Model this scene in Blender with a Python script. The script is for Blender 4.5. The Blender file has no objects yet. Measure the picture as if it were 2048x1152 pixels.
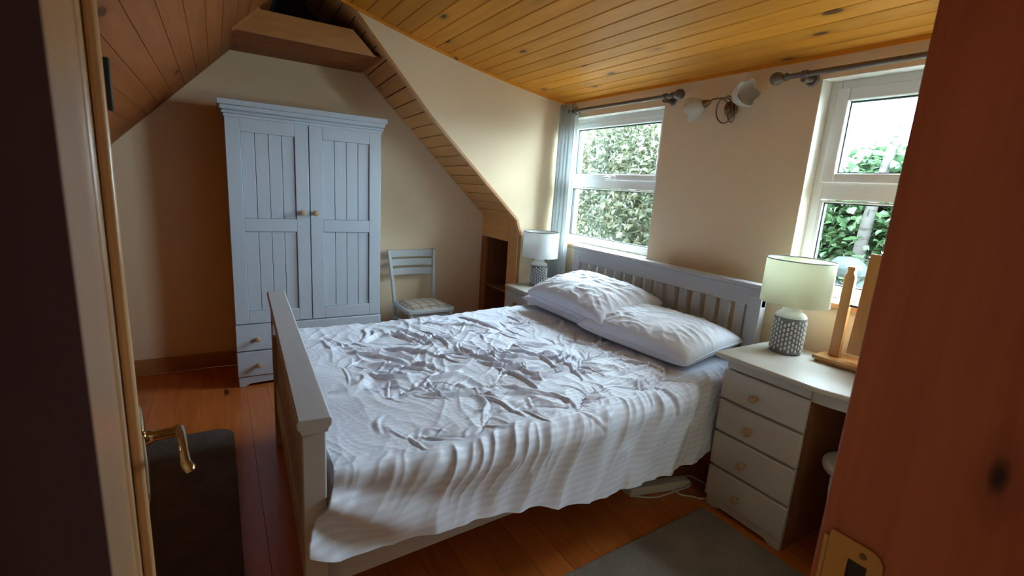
import bpy, bmesh, math, random
import numpy as np
from mathutils import Matrix, Vector

random.seed(7)
rng = np.random.default_rng(11)
scene = bpy.context.scene
COL = scene.collection
PI = math.pi

# ------------------------------------------------------------------ camera, sky, light, exposure
cam_data = bpy.data.cameras.new('camera')
cam = bpy.data.objects.new('camera', cam_data)
COL.objects.link(cam)
R0 = Vector((0.517, 0.854, 0.064)); R1 = Vector((-0.208, 0.052, 0.977)); R2 = Vector((0.830, -0.518, 0.205))
R2.normalize(); R0 = (R0 - R2 * R0.dot(R2)).normalized(); R1 = R2.cross(R0)
m = Matrix((R0, R1, R2)).transposed().to_4x4()
m.translation = (0, 0, 1.45)
cam.matrix_world = m
cam_data.sensor_width = 36.0
cam_data.lens = 953.0 / 2048.0 * 36.0
cam_data.clip_start = 0.02
cam_data.dof.use_dof = True
cam_data.dof.focus_distance = 3.0
cam_data.dof.aperture_fstop = 8.0
scene.camera = cam

world = bpy.data.worlds.new('sky'); scene.world = world
world.use_nodes = True
wn = world.node_tree; wn.nodes.clear()
w_out = wn.nodes.new('ShaderNodeOutputWorld'); w_bg = wn.nodes.new('ShaderNodeBackground')
w_bg.inputs['Color'].default_value = (0.70, 0.85, 1.0, 1); w_bg.inputs['Strength'].default_value = 9.0
wn.links.new(w_bg.outputs[0], w_out.inputs[0])

def area_light(name, loc, rot, sx, sy, power, color, portal=False):
    d = bpy.data.lights.new(name, 'AREA'); d.shape = 'RECTANGLE'; d.size = sx; d.size_y = sy
    d.energy = power; d.color = color
    o = bpy.data.objects.new(name, d); COL.objects.link(o)
    o.location = loc; o.rotation_euler = rot
    if portal: d.cycles.is_portal = True
    return o
# portals: they only tell the renderer where the sky comes in
area_light('window_portal', (-2.815, 2.60, 1.53), (PI/2, 0, PI), 1.06, 1.0, 1, (1, 1, 1), True)
area_light('window_portal', (-0.87, 2.60, 1.53), (PI/2, 0, PI), 0.94, 1.02, 1, (1, 1, 1), True)

# added fill lamp, unseen behind the camera, to brighten the right jamb
area_light('added_hall_fill', (0.95, -0.45, 1.9), (math.radians(62), 0, math.radians(58)), 0.6, 0.6, 0.35, (1.0, 0.95, 0.9))

vs = scene.view_settings
scene.display_settings.display_device = 'sRGB'
vs.view_transform = 'Standard'; vs.look = 'None'; vs.gamma = 1.0; vs.use_curve_mapping = False
vs.exposure = 2.55
scene.cycles.max_bounces = 10
scene.cycles.diffuse_bounces = 7
scene.cycles.glossy_bounces = 4
scene.cycles.transparent_max_bounces = 16
scene.cycles.caustics_reflective = False
scene.cycles.caustics_refractive = False
scene.cycles.use_denoising = True
scene.cycles.sample_clamp_indirect = 8.0

# ------------------------------------------------------------------ materials
def new_mat(name):
    mt = bpy.data.materials.new(name); mt.use_nodes = True
    nt = mt.node_tree; b = nt.nodes['Principled BSDF']
    return mt, nt, b

def node(nt, typ, **kw):
    n = nt.nodes.new(typ)
    for k, v in kw.items(): setattr(n, k, v)
    return n

def math_node(nt, op, a, b=None, c=None):
    n = nt.nodes.new('ShaderNodeMath'); n.operation = op
    for i, x in enumerate((a, b, c)):
        if x is None: continue
        if isinstance(x, (int, float)): n.inputs[i].default_value = x
        else: nt.links.new(x, n.inputs[i])
    return n.outputs[0]

def mix_col(nt, fac, a, b):
    n = nt.nodes.new('ShaderNodeMix'); n.data_type = 'RGBA'
    if isinstance(fac, (int, float)): n.inputs['Factor'].default_value = fac
    else: nt.links.new(fac, n.inputs['Factor'])
    for s, x in (('A', a), ('B', b)):
        sock = [i for i in n.inputs if i.name == s and i.type == 'RGBA'][0]
        if isinstance(x, tuple): sock.default_value = (*x, 1) if len(x) == 3 else x
        else: nt.links.new(x, sock)
    return [o for o in n.outputs if o.type == 'RGBA'][0]

def ramp(nt, fac, stops):
    n = nt.nodes.new('ShaderNodeValToRGB')
    while len(n.color_ramp.elements) < len(stops): n.color_ramp.elements.new(0.5)
    for e, (p, c) in zip(n.color_ramp.elements, stops):
        e.position = p; e.color = (*c, 1) if len(c) == 3 else c
    nt.links.new(fac, n.inputs[0])
    return n.outputs[0]

def bump(nt, b, height, strength=0.2, dist=0.002):
    n = nt.nodes.new('ShaderNodeBump'); n.inputs['Strength'].default_value = strength
    n.inputs['Distance'].default_value = dist
    nt.links.new(height, n.inputs['Height']); nt.links.new(n.outputs[0], b.inputs['Normal'])

def pine(name, light, dark, knot, rough=0.4, axis='X', coat=0.0, knots=0.5, knot_scale=2.2, vary=0.25, randomise=True, spec=0.5):
    """varnished softwood: long grain, growth lines and knots, shifted from piece to piece"""
    mt, nt, b = new_mat(name)
    tc = node(nt, 'ShaderNodeTexCoord'); oi = node(nt, 'ShaderNodeObjectInfo')
    off = node(nt, 'ShaderNodeVectorMath', operation='ADD')
    nt.links.new(tc.outputs['Object'], off.inputs[0])
    if randomise:
        cmb = node(nt, 'ShaderNodeCombineXYZ')
        nt.links.new(math_node(nt, 'MULTIPLY', oi.outputs['Random'], 37.0), cmb.inputs[0])
        nt.links.new(math_node(nt, 'MULTIPLY', oi.outputs['Random'], 91.0), cmb.inputs[1])
        nt.links.new(cmb.outputs[0], off.inputs[1])
    sc = {'X': (1.3, 14, 14), 'Y': (14, 1.3, 14), 'Z': (14, 14, 1.3)}[axis]
    ks = {'X': (1.0, 2.6, 2.6), 'Y': (2.6, 1.0, 2.6), 'Z': (2.6, 2.6, 1.0)}[axis]
    mp = node(nt, 'ShaderNodeMapping'); mp.inputs['Scale'].default_value = sc
    nt.links.new(off.outputs[0], mp.inputs[0])
    kp = node(nt, 'ShaderNodeMapping'); kp.inputs['Scale'].default_value = ks
    nt.links.new(off.outputs[0], kp.inputs[0])
    vo = node(nt, 'ShaderNodeTexVoronoi'); vo.inputs['Scale'].default_value = knot_scale
    nt.links.new(kp.outputs[0], vo.inputs['Vector'])
    sep = node(nt, 'ShaderNodeSeparateColor'); nt.links.new(vo.outputs['Color'], sep.inputs[0])
    sel = math_node(nt, 'LESS_THAN', sep.outputs[0], knots)
    kd = ramp(nt, vo.outputs['Distance'], [(0.0, (1, 1, 1)), (0.085, (1, 1, 1)), (0.115, (0.25, 0.25, 0.25)), (0.24, (0, 0, 0))])
    kmask = math_node(nt, 'MULTIPLY', kd, sel)
    no = node(nt, 'ShaderNodeTexNoise'); no.inputs['Scale'].default_value = 1.6
    no.inputs['Detail'].default_value = 5; no.inputs['Roughness'].default_value = 0.6; no.inputs['Distortion'].default_value = 0.6
    nt.links.new(mp.outputs[0], no.inputs['Vector'])
    g = ramp(nt, no.outputs[0], [(0.3, (0, 0, 0)), (0.72, (1, 1, 1))])
    col = mix_col(nt, g, light, dark)
    col = mix_col(nt, kmask, col, knot)
    hsv = node(nt, 'ShaderNodeHueSaturation')
    nt.links.new(col, hsv.inputs['Color'])
    nt.links.new(math_node(nt, 'MULTIPLY_ADD', oi.outputs['Random'], vary, 1.0 - vary * 0.5), hsv.inputs['Value'])
    nt.links.new(hsv.outputs[0], b.inputs['Base Color'])
    b.inputs['Roughness'].default_value = rough
    b.inputs['Specular IOR Level'].default_value = spec
    b.inputs['Coat Weight'].default_value = coat; b.inputs['Coat Roughness'].default_value = 0.18
    bump(nt, b, no.outputs[0], 0.12, 0.002)
    return mt

def paint(name, col, rough=0.5, scale=18, amt=0.06, bump_s=0.06, spec=0.5):
    mt, nt, b = new_mat(name)
    tc = node(nt, 'ShaderNodeTexCoord')
    no = node(nt, 'ShaderNodeTexNoise'); no.inputs['Scale'].default_value = scale; no.inputs['Detail'].default_value = 4
    nt.links.new(tc.outputs['Object'], no.inputs['Vector'])
    d = tuple(c * (1 - amt) for c in col); l = tuple(min(1, c * (1 + amt)) for c in col)
    nt.links.new(mix_col(nt, no.outputs[0], d, l), b.inputs['Base Color'])
    b.inputs['Roughness'].default_value = rough
    b.inputs['Specular IOR Level'].default_value = spec
    if bump_s: bump(nt, b, no.outputs[0], bump_s, 0.003)
    return mt

def metal(name, col, rough):
    mt, nt, b = new_mat(name)
    tc = node(nt, 'ShaderNodeTexCoord')
    no = node(nt, 'ShaderNodeTexNoise'); no.inputs['Scale'].default_value = 40
    nt.links.new(tc.outputs['Object'], no.inputs['Vector'])
    nt.links.new(mix_col(nt, no.outputs[0], tuple(c * .85 for c in col), col), b.inputs['Base Color'])
    b.inputs['Metallic'].default_value = 1.0; b.inputs['Roughness'].default_value = rough
    return mt

def painted_wood(name, col, axis='Z', rough=0.42):
    mt, nt, b = new_mat(name)
    tc = node(nt, 'ShaderNodeTexCoord'); mp = node(nt, 'ShaderNodeMapping')
    mp.inputs['Scale'].default_value = {'X': (2, 60, 60), 'Y': (60, 2, 60), 'Z': (60, 60, 2)}[axis]
    nt.links.new(tc.outputs['Object'], mp.inputs[0])
    no = node(nt, 'ShaderNodeTexNoise'); no.inputs['Scale'].default_value = 2.0; no.inputs['Detail'].default_value = 4
    nt.links.new(mp.outputs[0], no.inputs['Vector'])
    nt.links.new(mix_col(nt, no.outputs[0], tuple(c * .93 for c in col), tuple(c * 1.05 for c in col)), b.inputs['Base Color'])
    b.inputs['Roughness'].default_value = rough
    bump(nt, b, no.outputs[0], 0.10, 0.001)
    return mt

def thin_glass(name):
    mt = bpy.data.materials.new(name); mt.use_nodes = True
    nt = mt.node_tree; nt.nodes.clear()
    out = node(nt, 'ShaderNodeOutputMaterial'); tr = node(nt, 'ShaderNodeBsdfTransparent'); gl = node(nt, 'ShaderNodeBsdfGlossy')
    tr.inputs[0].default_value = (0.93, 0.97, 0.95, 1); gl.inputs['Roughness'].default_value = 0.0
    lw = node(nt, 'ShaderNodeLayerWeight'); lw.inputs['Blend'].default_value = 0.5
    fz = math_node(nt, 'MULTIPLY_ADD', math_node(nt, 'POWER', lw.outputs['Facing'], 5.0), 0.9, 0.03)
    mx = node(nt, 'ShaderNodeMixShader')
    nt.links.new(fz, mx.inputs[0]); nt.links.new(tr.outputs[0], mx.inputs[1]); nt.links.new(gl.outputs[0], mx.inputs[2])
    nt.links.new(mx.outputs[0], out.inputs[0])
    return mt

def cloth(name, col, rough=0.85, scale=500, stripes=None, translucent=0.0):
    mt, nt, b = new_mat(name)
    tc = node(nt, 'ShaderNodeTexCoord')
    no = node(nt, 'ShaderNodeTexNoise'); no.inputs['Scale'].default_value = scale; no.inputs['Detail'].default_value = 2
    nt.links.new(tc.outputs['Object'], no.inputs['Vector'])
    c = mix_col(nt, no.outputs[0], tuple(x * .96 for x in col), col)
    b.inputs['Roughness'].default_value = rough
    b.inputs['Sheen Weight'].default_value = 0.15
    if stripes:
        uv = node(nt, 'ShaderNodeSeparateXYZ'); nt.links.new(tc.outputs['UV'], uv.inputs[0])
        fr = math_node(nt, 'FRACT', math_node(nt, 'MULTIPLY', uv.outputs[0], stripes))
        st = math_node(nt, 'GREATER_THAN', fr, 0.5)
        c = mix_col(nt, st, c, tuple(x * .90 for x in col))
        nt.links.new(math_node(nt, 'MULTIPLY_ADD', st, 0.4, 0.42), b.inputs['Roughness'])
    nt.links.new(c, b.inputs['Base Color'])
    bump(nt, b, no.outputs[0], 0.15, 0.0006)
    if translucent:
        out = nt.nodes['Material Output']; tl = node(nt, 'ShaderNodeBsdfTranslucent')
        nt.links.new(c, tl.inputs[0]); mx = node(nt, 'ShaderNodeMixShader'); mx.inputs[0].default_value = translucent
        nt.links.new(b.outputs[0], mx.inputs[1]); nt.links.new(tl.outputs[0], mx.inputs[2]); nt.links.new(mx.outputs[0], out.inputs[0])
    return mt

M = {}
M['plaster'] = paint('cream_plaster', (0.78, 0.63, 0.44), 0.85, 6, 0.03, 0.05, 0.2)
M['reveal'] = paint('white_reveal_paint', (0.75, 0.72, 0.66), 0.6, 8, 0.02, 0.03)
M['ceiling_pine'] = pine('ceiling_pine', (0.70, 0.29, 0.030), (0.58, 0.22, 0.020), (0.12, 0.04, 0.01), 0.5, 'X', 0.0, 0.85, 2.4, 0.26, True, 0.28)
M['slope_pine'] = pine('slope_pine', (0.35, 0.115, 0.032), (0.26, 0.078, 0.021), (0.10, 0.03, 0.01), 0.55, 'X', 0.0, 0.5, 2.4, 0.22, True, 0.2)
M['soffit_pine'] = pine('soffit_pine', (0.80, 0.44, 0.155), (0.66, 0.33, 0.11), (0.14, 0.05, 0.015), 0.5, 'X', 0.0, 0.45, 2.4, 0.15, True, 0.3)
M['floor_pine'] = pine('floor_pine', (0.56, 0.165, 0.036), (0.40, 0.10, 0.02), (0.07, 0.015, 0.006), 0.28, 'X', 0.35, 0.5, 2.0, 0.22)
M['trim_pine'] = pine('trim_pine', (0.52, 0.25, 0.085), (0.40, 0.17, 0.055), (0.12, 0.04, 0.012), 0.4, 'Y', 0.1)
M['jamb_pine'] = pine('jamb_pine', (0.58, 0.17, 0.075), (0.42, 0.105, 0.045), (0.035, 0.010, 0.005), 0.38, 'Z', 0.15, 0.95, 3.0, 0.0)
M['jamb_shaded'] = paint('shaded_jamb_brown', (0.045, 0.014, 0.010), 0.95, 30, 0.2, 0.1, 0.03)  # shade on the near left jamb, put into its base colour
M['door_pine'] = pine('door_pine', (0.56, 0.34, 0.16), (0.46, 0.24, 0.10), (0.08, 0.02, 0.01), 0.3, 'Z', 0.35, 0.4, 1.8, 0.05)
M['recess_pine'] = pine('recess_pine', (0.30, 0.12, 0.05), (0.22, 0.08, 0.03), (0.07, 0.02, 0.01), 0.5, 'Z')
M['mirror_pine'] = pine('mirror_pine', (0.50, 0.24, 0.075), (0.41, 0.18, 0.05), (0.2, 0.08, 0.02), 0.35, 'Z', 0.2, 0.12)
M['grey_paint'] = painted_wood('grey_furniture_paint', (0.46, 0.535, 0.62), 'Z')
M['chair_paint'] = painted_wood('chair_grey_paint', (0.47, 0.505, 0.52), 'Z')
M['bed_paint'] = painted_wood('bed_grey_paint', (0.47, 0.475, 0.50), 'X')
M['desk_paint'] = painted_wood('warm_grey_furniture_paint', (0.56, 0.54, 0.50), 'X', 0.36)
M['knob_wood'] = paint('beech_knob', (0.46, 0.30, 0.17), 0.45, 60, 0.1, 0.02)
M['upvc'] = paint('white_window_plastic', (0.80, 0.81, 0.80), 0.3, 30, 0.01, 0.0)
M['gasket'] = paint('black_gasket', (0.02, 0.025, 0.03), 0.5, 30, 0.1, 0)
M['glass'] = thin_glass('window_glass')
M['duvet'] = cloth('white_satin_stripe_cotton', (0.66, 0.70, 0.82), 0.6, 350, 42.0)
M['pillow'] = cloth('white_pillow_cotton', (0.66, 0.68, 0.76), 0.75, 350)
M['mattress'] = cloth('white_mattress_ticking', (0.7, 0.68, 0.65), 0.8, 200)
M['curtain'] = cloth('pale_grey_curtain', (0.74, 0.76, 0.76), 0.8, 300, None, 0.40)
M['shade'] = cloth('cream_lampshade', (0.80, 0.80, 0.66), 0.75, 260, None, 0.45)
M['shade_white'] = cloth('white_lampshade', (0.82, 0.83, 0.82), 0.75, 260, None, 0.35)
M['shade_rim'] = paint('grey_shade_rim', (0.10, 0.10, 0.09), 0.6, 60, 0.1, 0)
M['ceramic_grey'] = paint('grey_glazed_ceramic', (0.14, 0.15, 0.16), 0.45, 80, 0.15, 0.1)
M['ceramic_white'] = paint('white_relief_glaze', (0.60, 0.61, 0.60), 0.45, 80, 0.1, 0.05)
M['brass'] = metal('polished_brass', (0.55, 0.44, 0.26), 0.10)
M['brass_dull'] = metal('dull_brass', (0.62, 0.40, 0.16), 0.42)
M['bronze'] = metal('antique_bronze', (0.22, 0.15, 0.09), 0.35)
M['pole'] = paint('brown_grey_curtain_pole', (0.13, 0.10, 0.085), 0.45, 30, 0.1, 0.05)
M['black'] = paint('black_iron', (0.02, 0.017, 0.015), 0.5, 40, 0.2, 0)
M['felt_and_void_shade'] = paint('black_felt_and_void_shade', (0.018, 0.014, 0.012), 0.9, 40, 0.2, 0.2)  # felt on the roof decks; the black also stands for shade in the void
M['frosted'] = cloth('frosted_glass_shade', (0.66, 0.63, 0.58), 0.35, 60, None, 0.4)
M['plastic_white'] = paint('white_cable_plastic', (0.62, 0.58, 0.52), 0.4, 40, 0.03, 0)
M['mirror'] = metal('mirror_silver', (0.85, 0.86, 0.86), 0.02)
M['stone'] = paint('grey_garden_stone', (0.035, 0.044, 0.050), 0.95, 14, 0.6, 0.9, 0.05)
M['ground'] = paint('rough_lawn', (0.05, 0.08, 0.025), 0.9, 12, 0.3, 0.3)

def plaid_mat():
    mt, nt, b = new_mat('plaid_seat_fabric')
    tc = node(nt, 'ShaderNodeTexCoord'); s = node(nt, 'ShaderNodeSeparateXYZ'); nt.links.new(tc.outputs['Object'], s.inputs[0])
    def lines(v, per, off):
        f = math_node(nt, 'FRACT', math_node(nt, 'MULTIPLY_ADD', v, 1.0 / per, off))
        return math_node(nt, 'MAXIMUM', math_node(nt, 'LESS_THAN', f, 0.07),
                         math_node(nt, 'MULTIPLY', math_node(nt, 'LESS_THAN', math_node(nt, 'ABSOLUTE', math_node(nt, 'SUBTRACT', f, 0.20)), 0.03), 0.8))
    mk = math_node(nt, 'MAXIMUM', lines(s.outputs[0], 0.075, 0.3), lines(s.outputs[1], 0.075, 0.1))
    nt.links.new(mix_col(nt, mk, (0.52, 0.46, 0.38), (0.14, 0.11, 0.10)), b.inputs['Base Color'])
    b.inputs['Roughness'].default_value = 0.9
    return mt
M['plaid'] = plaid_mat()

def rug_mat(name, col, dark):
    mt, nt, b = new_mat(name)
    tc = node(nt, 'ShaderNodeTexCoord')
    no = node(nt, 'ShaderNodeTexNoise'); no.inputs['Scale'].default_value = 140; no.inputs['Detail'].default_value = 3
    n2 = node(nt, 'ShaderNodeTexNoise'); n2.inputs['Scale'].default_value = 7; n2.inputs['Detail'].default_value = 3
    nt.links.new(tc.outputs['Object'], no.inputs['Vector']); nt.links.new(tc.outputs['Object'], n2.inputs['Vector'])
    f = math_node(nt, 'MULTIPLY_ADD', n2.outputs[0], 0.5, math_node(nt, 'MULTIPLY', no.outputs[0], 0.5))
    nt.links.new(mix_col(nt, ramp(nt, f, [(0.35, (0, 0, 0)), (0.65, (1, 1, 1))]), dark, col), b.inputs['Base Color'])
    b.inputs['Roughness'].default_value = 1.0
    bump(nt, b, no.outputs[0], 0.8, 0.006)
    return mt
M['rug_grey'] = rug_mat('grey_pile', (0.26, 0.23, 0.20), (0.16, 0.14, 0.12))
M['rug_brown'] = rug_mat('dark_brown_pile', (0.13, 0.10, 0.078), (0.07, 0.054, 0.042))

def leaf_mat(name, a, b_, tl=0.35):
    mt, nt, b = new_mat(name)
    oi = node(nt, 'ShaderNodeObjectInfo'); tc = node(nt, 'ShaderNodeTexCoord')
    no = node(nt, 'ShaderNodeTexNoise'); no.inputs['Scale'].default_value = 6.0; no.inputs['Detail'].default_value = 3
    nt.links.new(tc.outputs['Object'], no.inputs['Vector'])
    wn_ = node(nt, 'ShaderNodeTexWhiteNoise')
    ge = node(nt, 'ShaderNodeNewGeometry')
    nt.links.new(ge.outputs['Random Per Island'], wn_.inputs[0]); wn_.noise_dimensions = '1D'
    nt.links.new(ge.outputs['Random Per Island'], wn_.inputs['W'])
    f = math_node(nt, 'FRACT', math_node(nt, 'ADD', math_node(nt, 'MULTIPLY', wn_.outputs[0], 0.999), oi.outputs['Random']))
    c = mix_col(nt, f, a, b_)
    nt.links.new(c, b.inputs['Base Color']); b.inputs['Roughness'].default_value = 0.4
    out = nt.nodes['Material Output']; t = node(nt, 'ShaderNodeBsdfTranslucent'); nt.links.new(c, t.inputs[0])
    mx = node(nt, 'ShaderNodeMixShader'); mx.inputs[0].default_value = tl
    nt.links.new(b.outputs[0], mx.inputs[1]); nt.links.new(t.outputs[0], mx.inputs[2]); nt.links.new(mx.outputs[0], out.inputs[0])
    return mt
M['leaf_green'] = leaf_mat('hedge_leaf', (0.026, 0.062, 0.026), (0.062, 0.115, 0.052))
M['leaf_pale'] = leaf_mat('pale_shrub_leaf', (0.026, 0.038, 0.015), (0.090, 0.090, 0.058))
M['leaf_dark'] = leaf_mat('deep_green_leaf', (0.010, 0.026, 0.009), (0.020, 0.042, 0.014))
M['bark'] = paint('brown_bark', (0.10, 0.075, 0.055), 0.9, 30, 0.3, 0.4)
def birch_mat():
    mt, nt, b = new_mat('birch_bark')
    tc = node(nt, 'ShaderNodeTexCoord'); mp = node(nt, 'ShaderNodeMapping'); mp.inputs['Scale'].default_value = (8, 8, 26)
    nt.links.new(tc.outputs['Object'], mp.inputs[0])
    no = node(nt, 'ShaderNodeTexNoise'); no.inputs['Scale'].default_value = 1.5; no.inputs['Detail'].default_value = 4
    nt.links.new(mp.outputs[0], no.inputs['Vector'])
    nt.links.new(ramp(nt, no.outputs[0], [(0.36, (0.03, 0.027, 0.024)), (0.46, (0.060, 0.058, 0.057))]), b.inputs['Base Color'])
    b.inputs['Roughness'].default_value = 0.9; b.inputs['Specular IOR Level'].default_value = 0.1
    return mt
M['birch'] = birch_mat()

# ------------------------------------------------------------------ mesh helpers
class MB:
    def __init__(self): self.v = []; self.f = []; self.uv = None
    def add(self, vs_, fs):
        n = len(self.v); self.v += [tuple(x) for x in vs_]; self.f += [tuple(i + n for i in f) for f in fs]; return self
    def box(self, x0, x1, y0, y1, z0, z1):
        if x0 > x1: x0, x1 = x1, x0
        if y0 > y1: y0, y1 = y1, y0
        if z0 > z1: z0, z1 = z1, z0
        return self.add([(x0,y0,z0),(x1,y0,z0),(x1,y1,z0),(x0,y1,z0),(x0,y0,z1),(x1,y0,z1),(x1,y1,z1),(x0,y1,z1)],
                        [(0,3,2,1),(4,5,6,7),(0,1,5,4),(1,2,6,5),(2,3,7,6),(3,0,4,7)])
    def prism(self, poly, axis, a0, a1):
        """poly: 2-D outline; axis X -> (y,z), Y -> (x,z), Z -> (x,y)"""
        n = len(poly)
        def p(q, a): return {'X': (a, q[0], q[1]), 'Y': (q[0], a, q[1]), 'Z': (q[0], q[1], a)}[axis]
        vs_ = [p(q, a0) for q in poly] + [p(q, a1) for q in poly]
        fs = [tuple(range(n - 1, -1, -1)), tuple(range(n, 2 * n))] + [(i, (i + 1) % n, n + (i + 1) % n, n + i) for i in range(n)]
        return self.add(vs_, fs)
    def lathe(self, prof, n=32, c=(0, 0, 0), cap=True):
        k = len(prof); vs_ = []; fs = []
        for r, z in prof:
            for i in range(n):
                a = 2 * PI * i / n; vs_.append((c[0] + r * math.cos(a), c[1] + r * math.sin(a), c[2] + z))
        for j in range(k - 1):
            for i in range(n):
                i2 = (i + 1) % n; fs.append((j * n + i, j * n + i2, (j + 1) * n + i2, (j + 1) * n + i))
        if cap:
            fs.append(tuple(range(n - 1, -1, -1))); fs.append(tuple(range((k - 1) * n, k * n)))
        return self.add(vs_, fs)
    def tube(self, pts, r, n=10, closed=False):
        pts = [Vector(p) for p in pts]; k = len(pts); vs_ = []; fs = []
        rs = r if isinstance(r, (list, tuple)) else [r] * k
        up = Vector((0, 0, 1)); prev = None
        for i, p in enumerate(pts):
            a = pts[(i - 1) % k] if (closed or i) else p; b = pts[(i + 1) % k] if (closed or i < k - 1) else p
            t = (b - a).normalized()
            if prev is None:
                s = t.cross(up); s = s.normalized() if s.length > 1e-4 else Vector((1, 0, 0))
            else:
                s = prev - t * prev.dot(t); s.normalize()
            prev = s; u = s.cross(t)
            for j in range(n):
                q = 2 * PI * j / n; vs_.append(p + s * math.cos(q) * rs[i] + u * math.sin(q) * rs[i])
        for i in range(k if closed else k - 1):
            for j in range(n):
                j2 = (j + 1) % n; i2 = (i + 1) % k
                fs.append((i * n + j, i2 * n + j, i2 * n + j2, i * n + j2))
        if not closed:
            fs.append(tuple(range(n))); fs.append(tuple(range(k * n - 1, (k - 1) * n - 1, -1)))
        return self.add(vs_, fs)
    def xf(self, mat):
        self.v = [tuple(mat @ Vector(p)) for p in self.v]; return self
    def mesh(self, name, smooth=None):
        me = bpy.data.meshes.new(name); me.from_pydata(self.v, [], self.f)
        bm = bmesh.new(); bm.from_mesh(me); bmesh.ops.recalc_face_normals(bm, faces=bm.faces); bm.to_mesh(me); bm.free()
        if smooth is not None:
            me.polygons.foreach_set('use_smooth', [True] * len(me.polygons))
            me.set_sharp_from_angle(angle=math.radians(smooth))
        me.update(); return me

def link(name, me, mat, parent=None, loc=(0, 0, 0), rot=(0, 0, 0)):
    o = bpy.data.objects.new(name, me); COL.objects.link(o)
    if mat is not None and not me.materials: me.materials.append(M[mat] if isinstance(mat, str) else mat)
    o.location = loc; o.rotation_euler = rot
    if parent is not None: o.parent = parent
    return o

def obj(name, mb, mat, parent=None, bevel=0.0, smooth=None, loc=(0, 0, 0), rot=(0, 0, 0), seg=2):
    o = link(name, mb.mesh(name, smooth if smooth is not None else (40 if bevel else None)), mat, parent, loc, rot)
    if bevel:
        md = o.modifiers.new('bevel', 'BEVEL'); md.width = bevel; md.segments = seg; md.limit_method = 'ANGLE'
        md.angle_limit = math.radians(40)
    return o

def bx(name, x0, x1, y0, y1, z0, z1, mat, parent=None, bevel=0.0):
    return obj(name, MB().box(x0, x1, y0, y1, z0, z1), mat, parent, bevel)

def thing(name, label, cat, loc=(0, 0, 0), rotz=0.0, group=None):
    o = bpy.data.objects.new(name, None); COL.objects.link(o); o.location = loc; o.rotation_euler = (0, 0, rotz)
    return tag(o, label, cat, group)
def tag(o, label, cat, group=None):
    o['label'] = label; o['category'] = cat
    if group: o['group'] = group
    return o
def structure(o, label=None):
    o['kind'] = 'structure'
    if label: o['label'] = label
    return o
def sroot(name, label=None, loc=(0, 0, 0)):
    o = bpy.data.objects.new(name, None); COL.objects.link(o); o.location = loc
    return structure(o, label)

def plank_mesh(name, length, width, thick, ch=0.003):
    """a board lying along X, centred in Y, show face at z=0 going up to z=thick; edges chamfered on the show side"""
    w = width / 2
    prof = [(-w, thick), (-w, ch), (-w + ch, 0), (w - ch, 0), (w, ch), (w, thick)]
    return MB().prism(prof, 'X', 0, length).mesh(name)

# noise helpers ------------------------------------------------------
def perlin(x, y, seed=0):
    r = np.random.default_rng(seed); g = r.uniform(0, 2 * PI, (256, 256)); gx, gy = np.cos(g), np.sin(g)
    xi = np.floor(x).astype(int); yi = np.floor(y).astype(int); xf = x - xi; yf = y - yi
    u = xf * xf * xf * (xf * (xf * 6 - 15) + 10); v = yf * yf * yf * (yf * (yf * 6 - 15) + 10)
    def d(a, b): 
        i = (xi + a) & 255; j = (yi + b) & 255
        return gx[i, j] * (xf - a) + gy[i, j] * (yf - b)
    return 1.4 * ((d(0, 0) * (1 - u) + d(1, 0) * u) * (1 - v) + (d(0, 1) * (1 - u) + d(1, 1) * u) * v)
def fbm(x, y, seed=0, oct_=3):
    s = 0; a = 1; t = 0
    for k in range(oct_): s = s + a * perlin(x * 2 ** k, y * 2 ** k, seed + k); t += a; a *= 0.5
    return s / t
def sstep(a, b, x):
    t = np.clip((x - a) / (b - a), 0, 1); return t * t * (3 - 2 * t)
def grid_faces(n, k):
    i = np.arange((n - 1))[:, None] * k + np.arange(k - 1)[None, :]
    i = i.ravel(); return np.stack([i, i + k, i + k + 1, i + 1], 1)

# ------------------------------------------------------------------ the setting
GX = -4.0           # gable wall
CHX = -3.35         # cheek wall of the dormer
WY = 2.5            # window wall
def ceil_z(y):
    u = WY - y
    if u <= 1.75: return 2.165 + 0.11 * u + 0.05 * u * u
    return 2.165 + 0.11 * 1.75 + 0.05 * 1.75 ** 2 + 0.285 * (u - 1.75)
def slope_z(y): return 2.228 + 1.009 * (y - 0.112)

# floor
fl = structure(bx('floor', GX - 0.1, 1.5, -1.6, WY + 0.1, -0.06, -0.021, 'black'))
bw = 0.128
pm = plank_mesh('floorboard', 3.74, bw - 0.0007, 0.02, 0.0010)
hm = plank_mesh('hall_floorboard', 1.7, bw - 0.0007, 0.02, 0.0010)
y = -1.5
while y < WY + 0.02:
    o = link('floorboard', pm, 'floor_pine', fl, (GX, y, 0), (PI, 0, 0))
    o = link('floorboard', hm, 'floor_pine', fl, (GX + 3.745, y, 0), (PI, 0, 0))
    y += bw

# gable wall + skirting
structure(bx('wall_gable', GX - 0.15, GX, -1.6, WY + 0.25, -0.1, 3.1, 'plaster'))
structure(bx('baseboard_gable', GX, GX + 0.018, -1.2, 2.1, 0, 0.112, 'trim_pine', None, 0.004))

# knee wall behind the door
structure(bx('wall_knee', GX, -0.26, -1.28, -1.2, -0.1, 1.0, 'slope_pine'))

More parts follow.
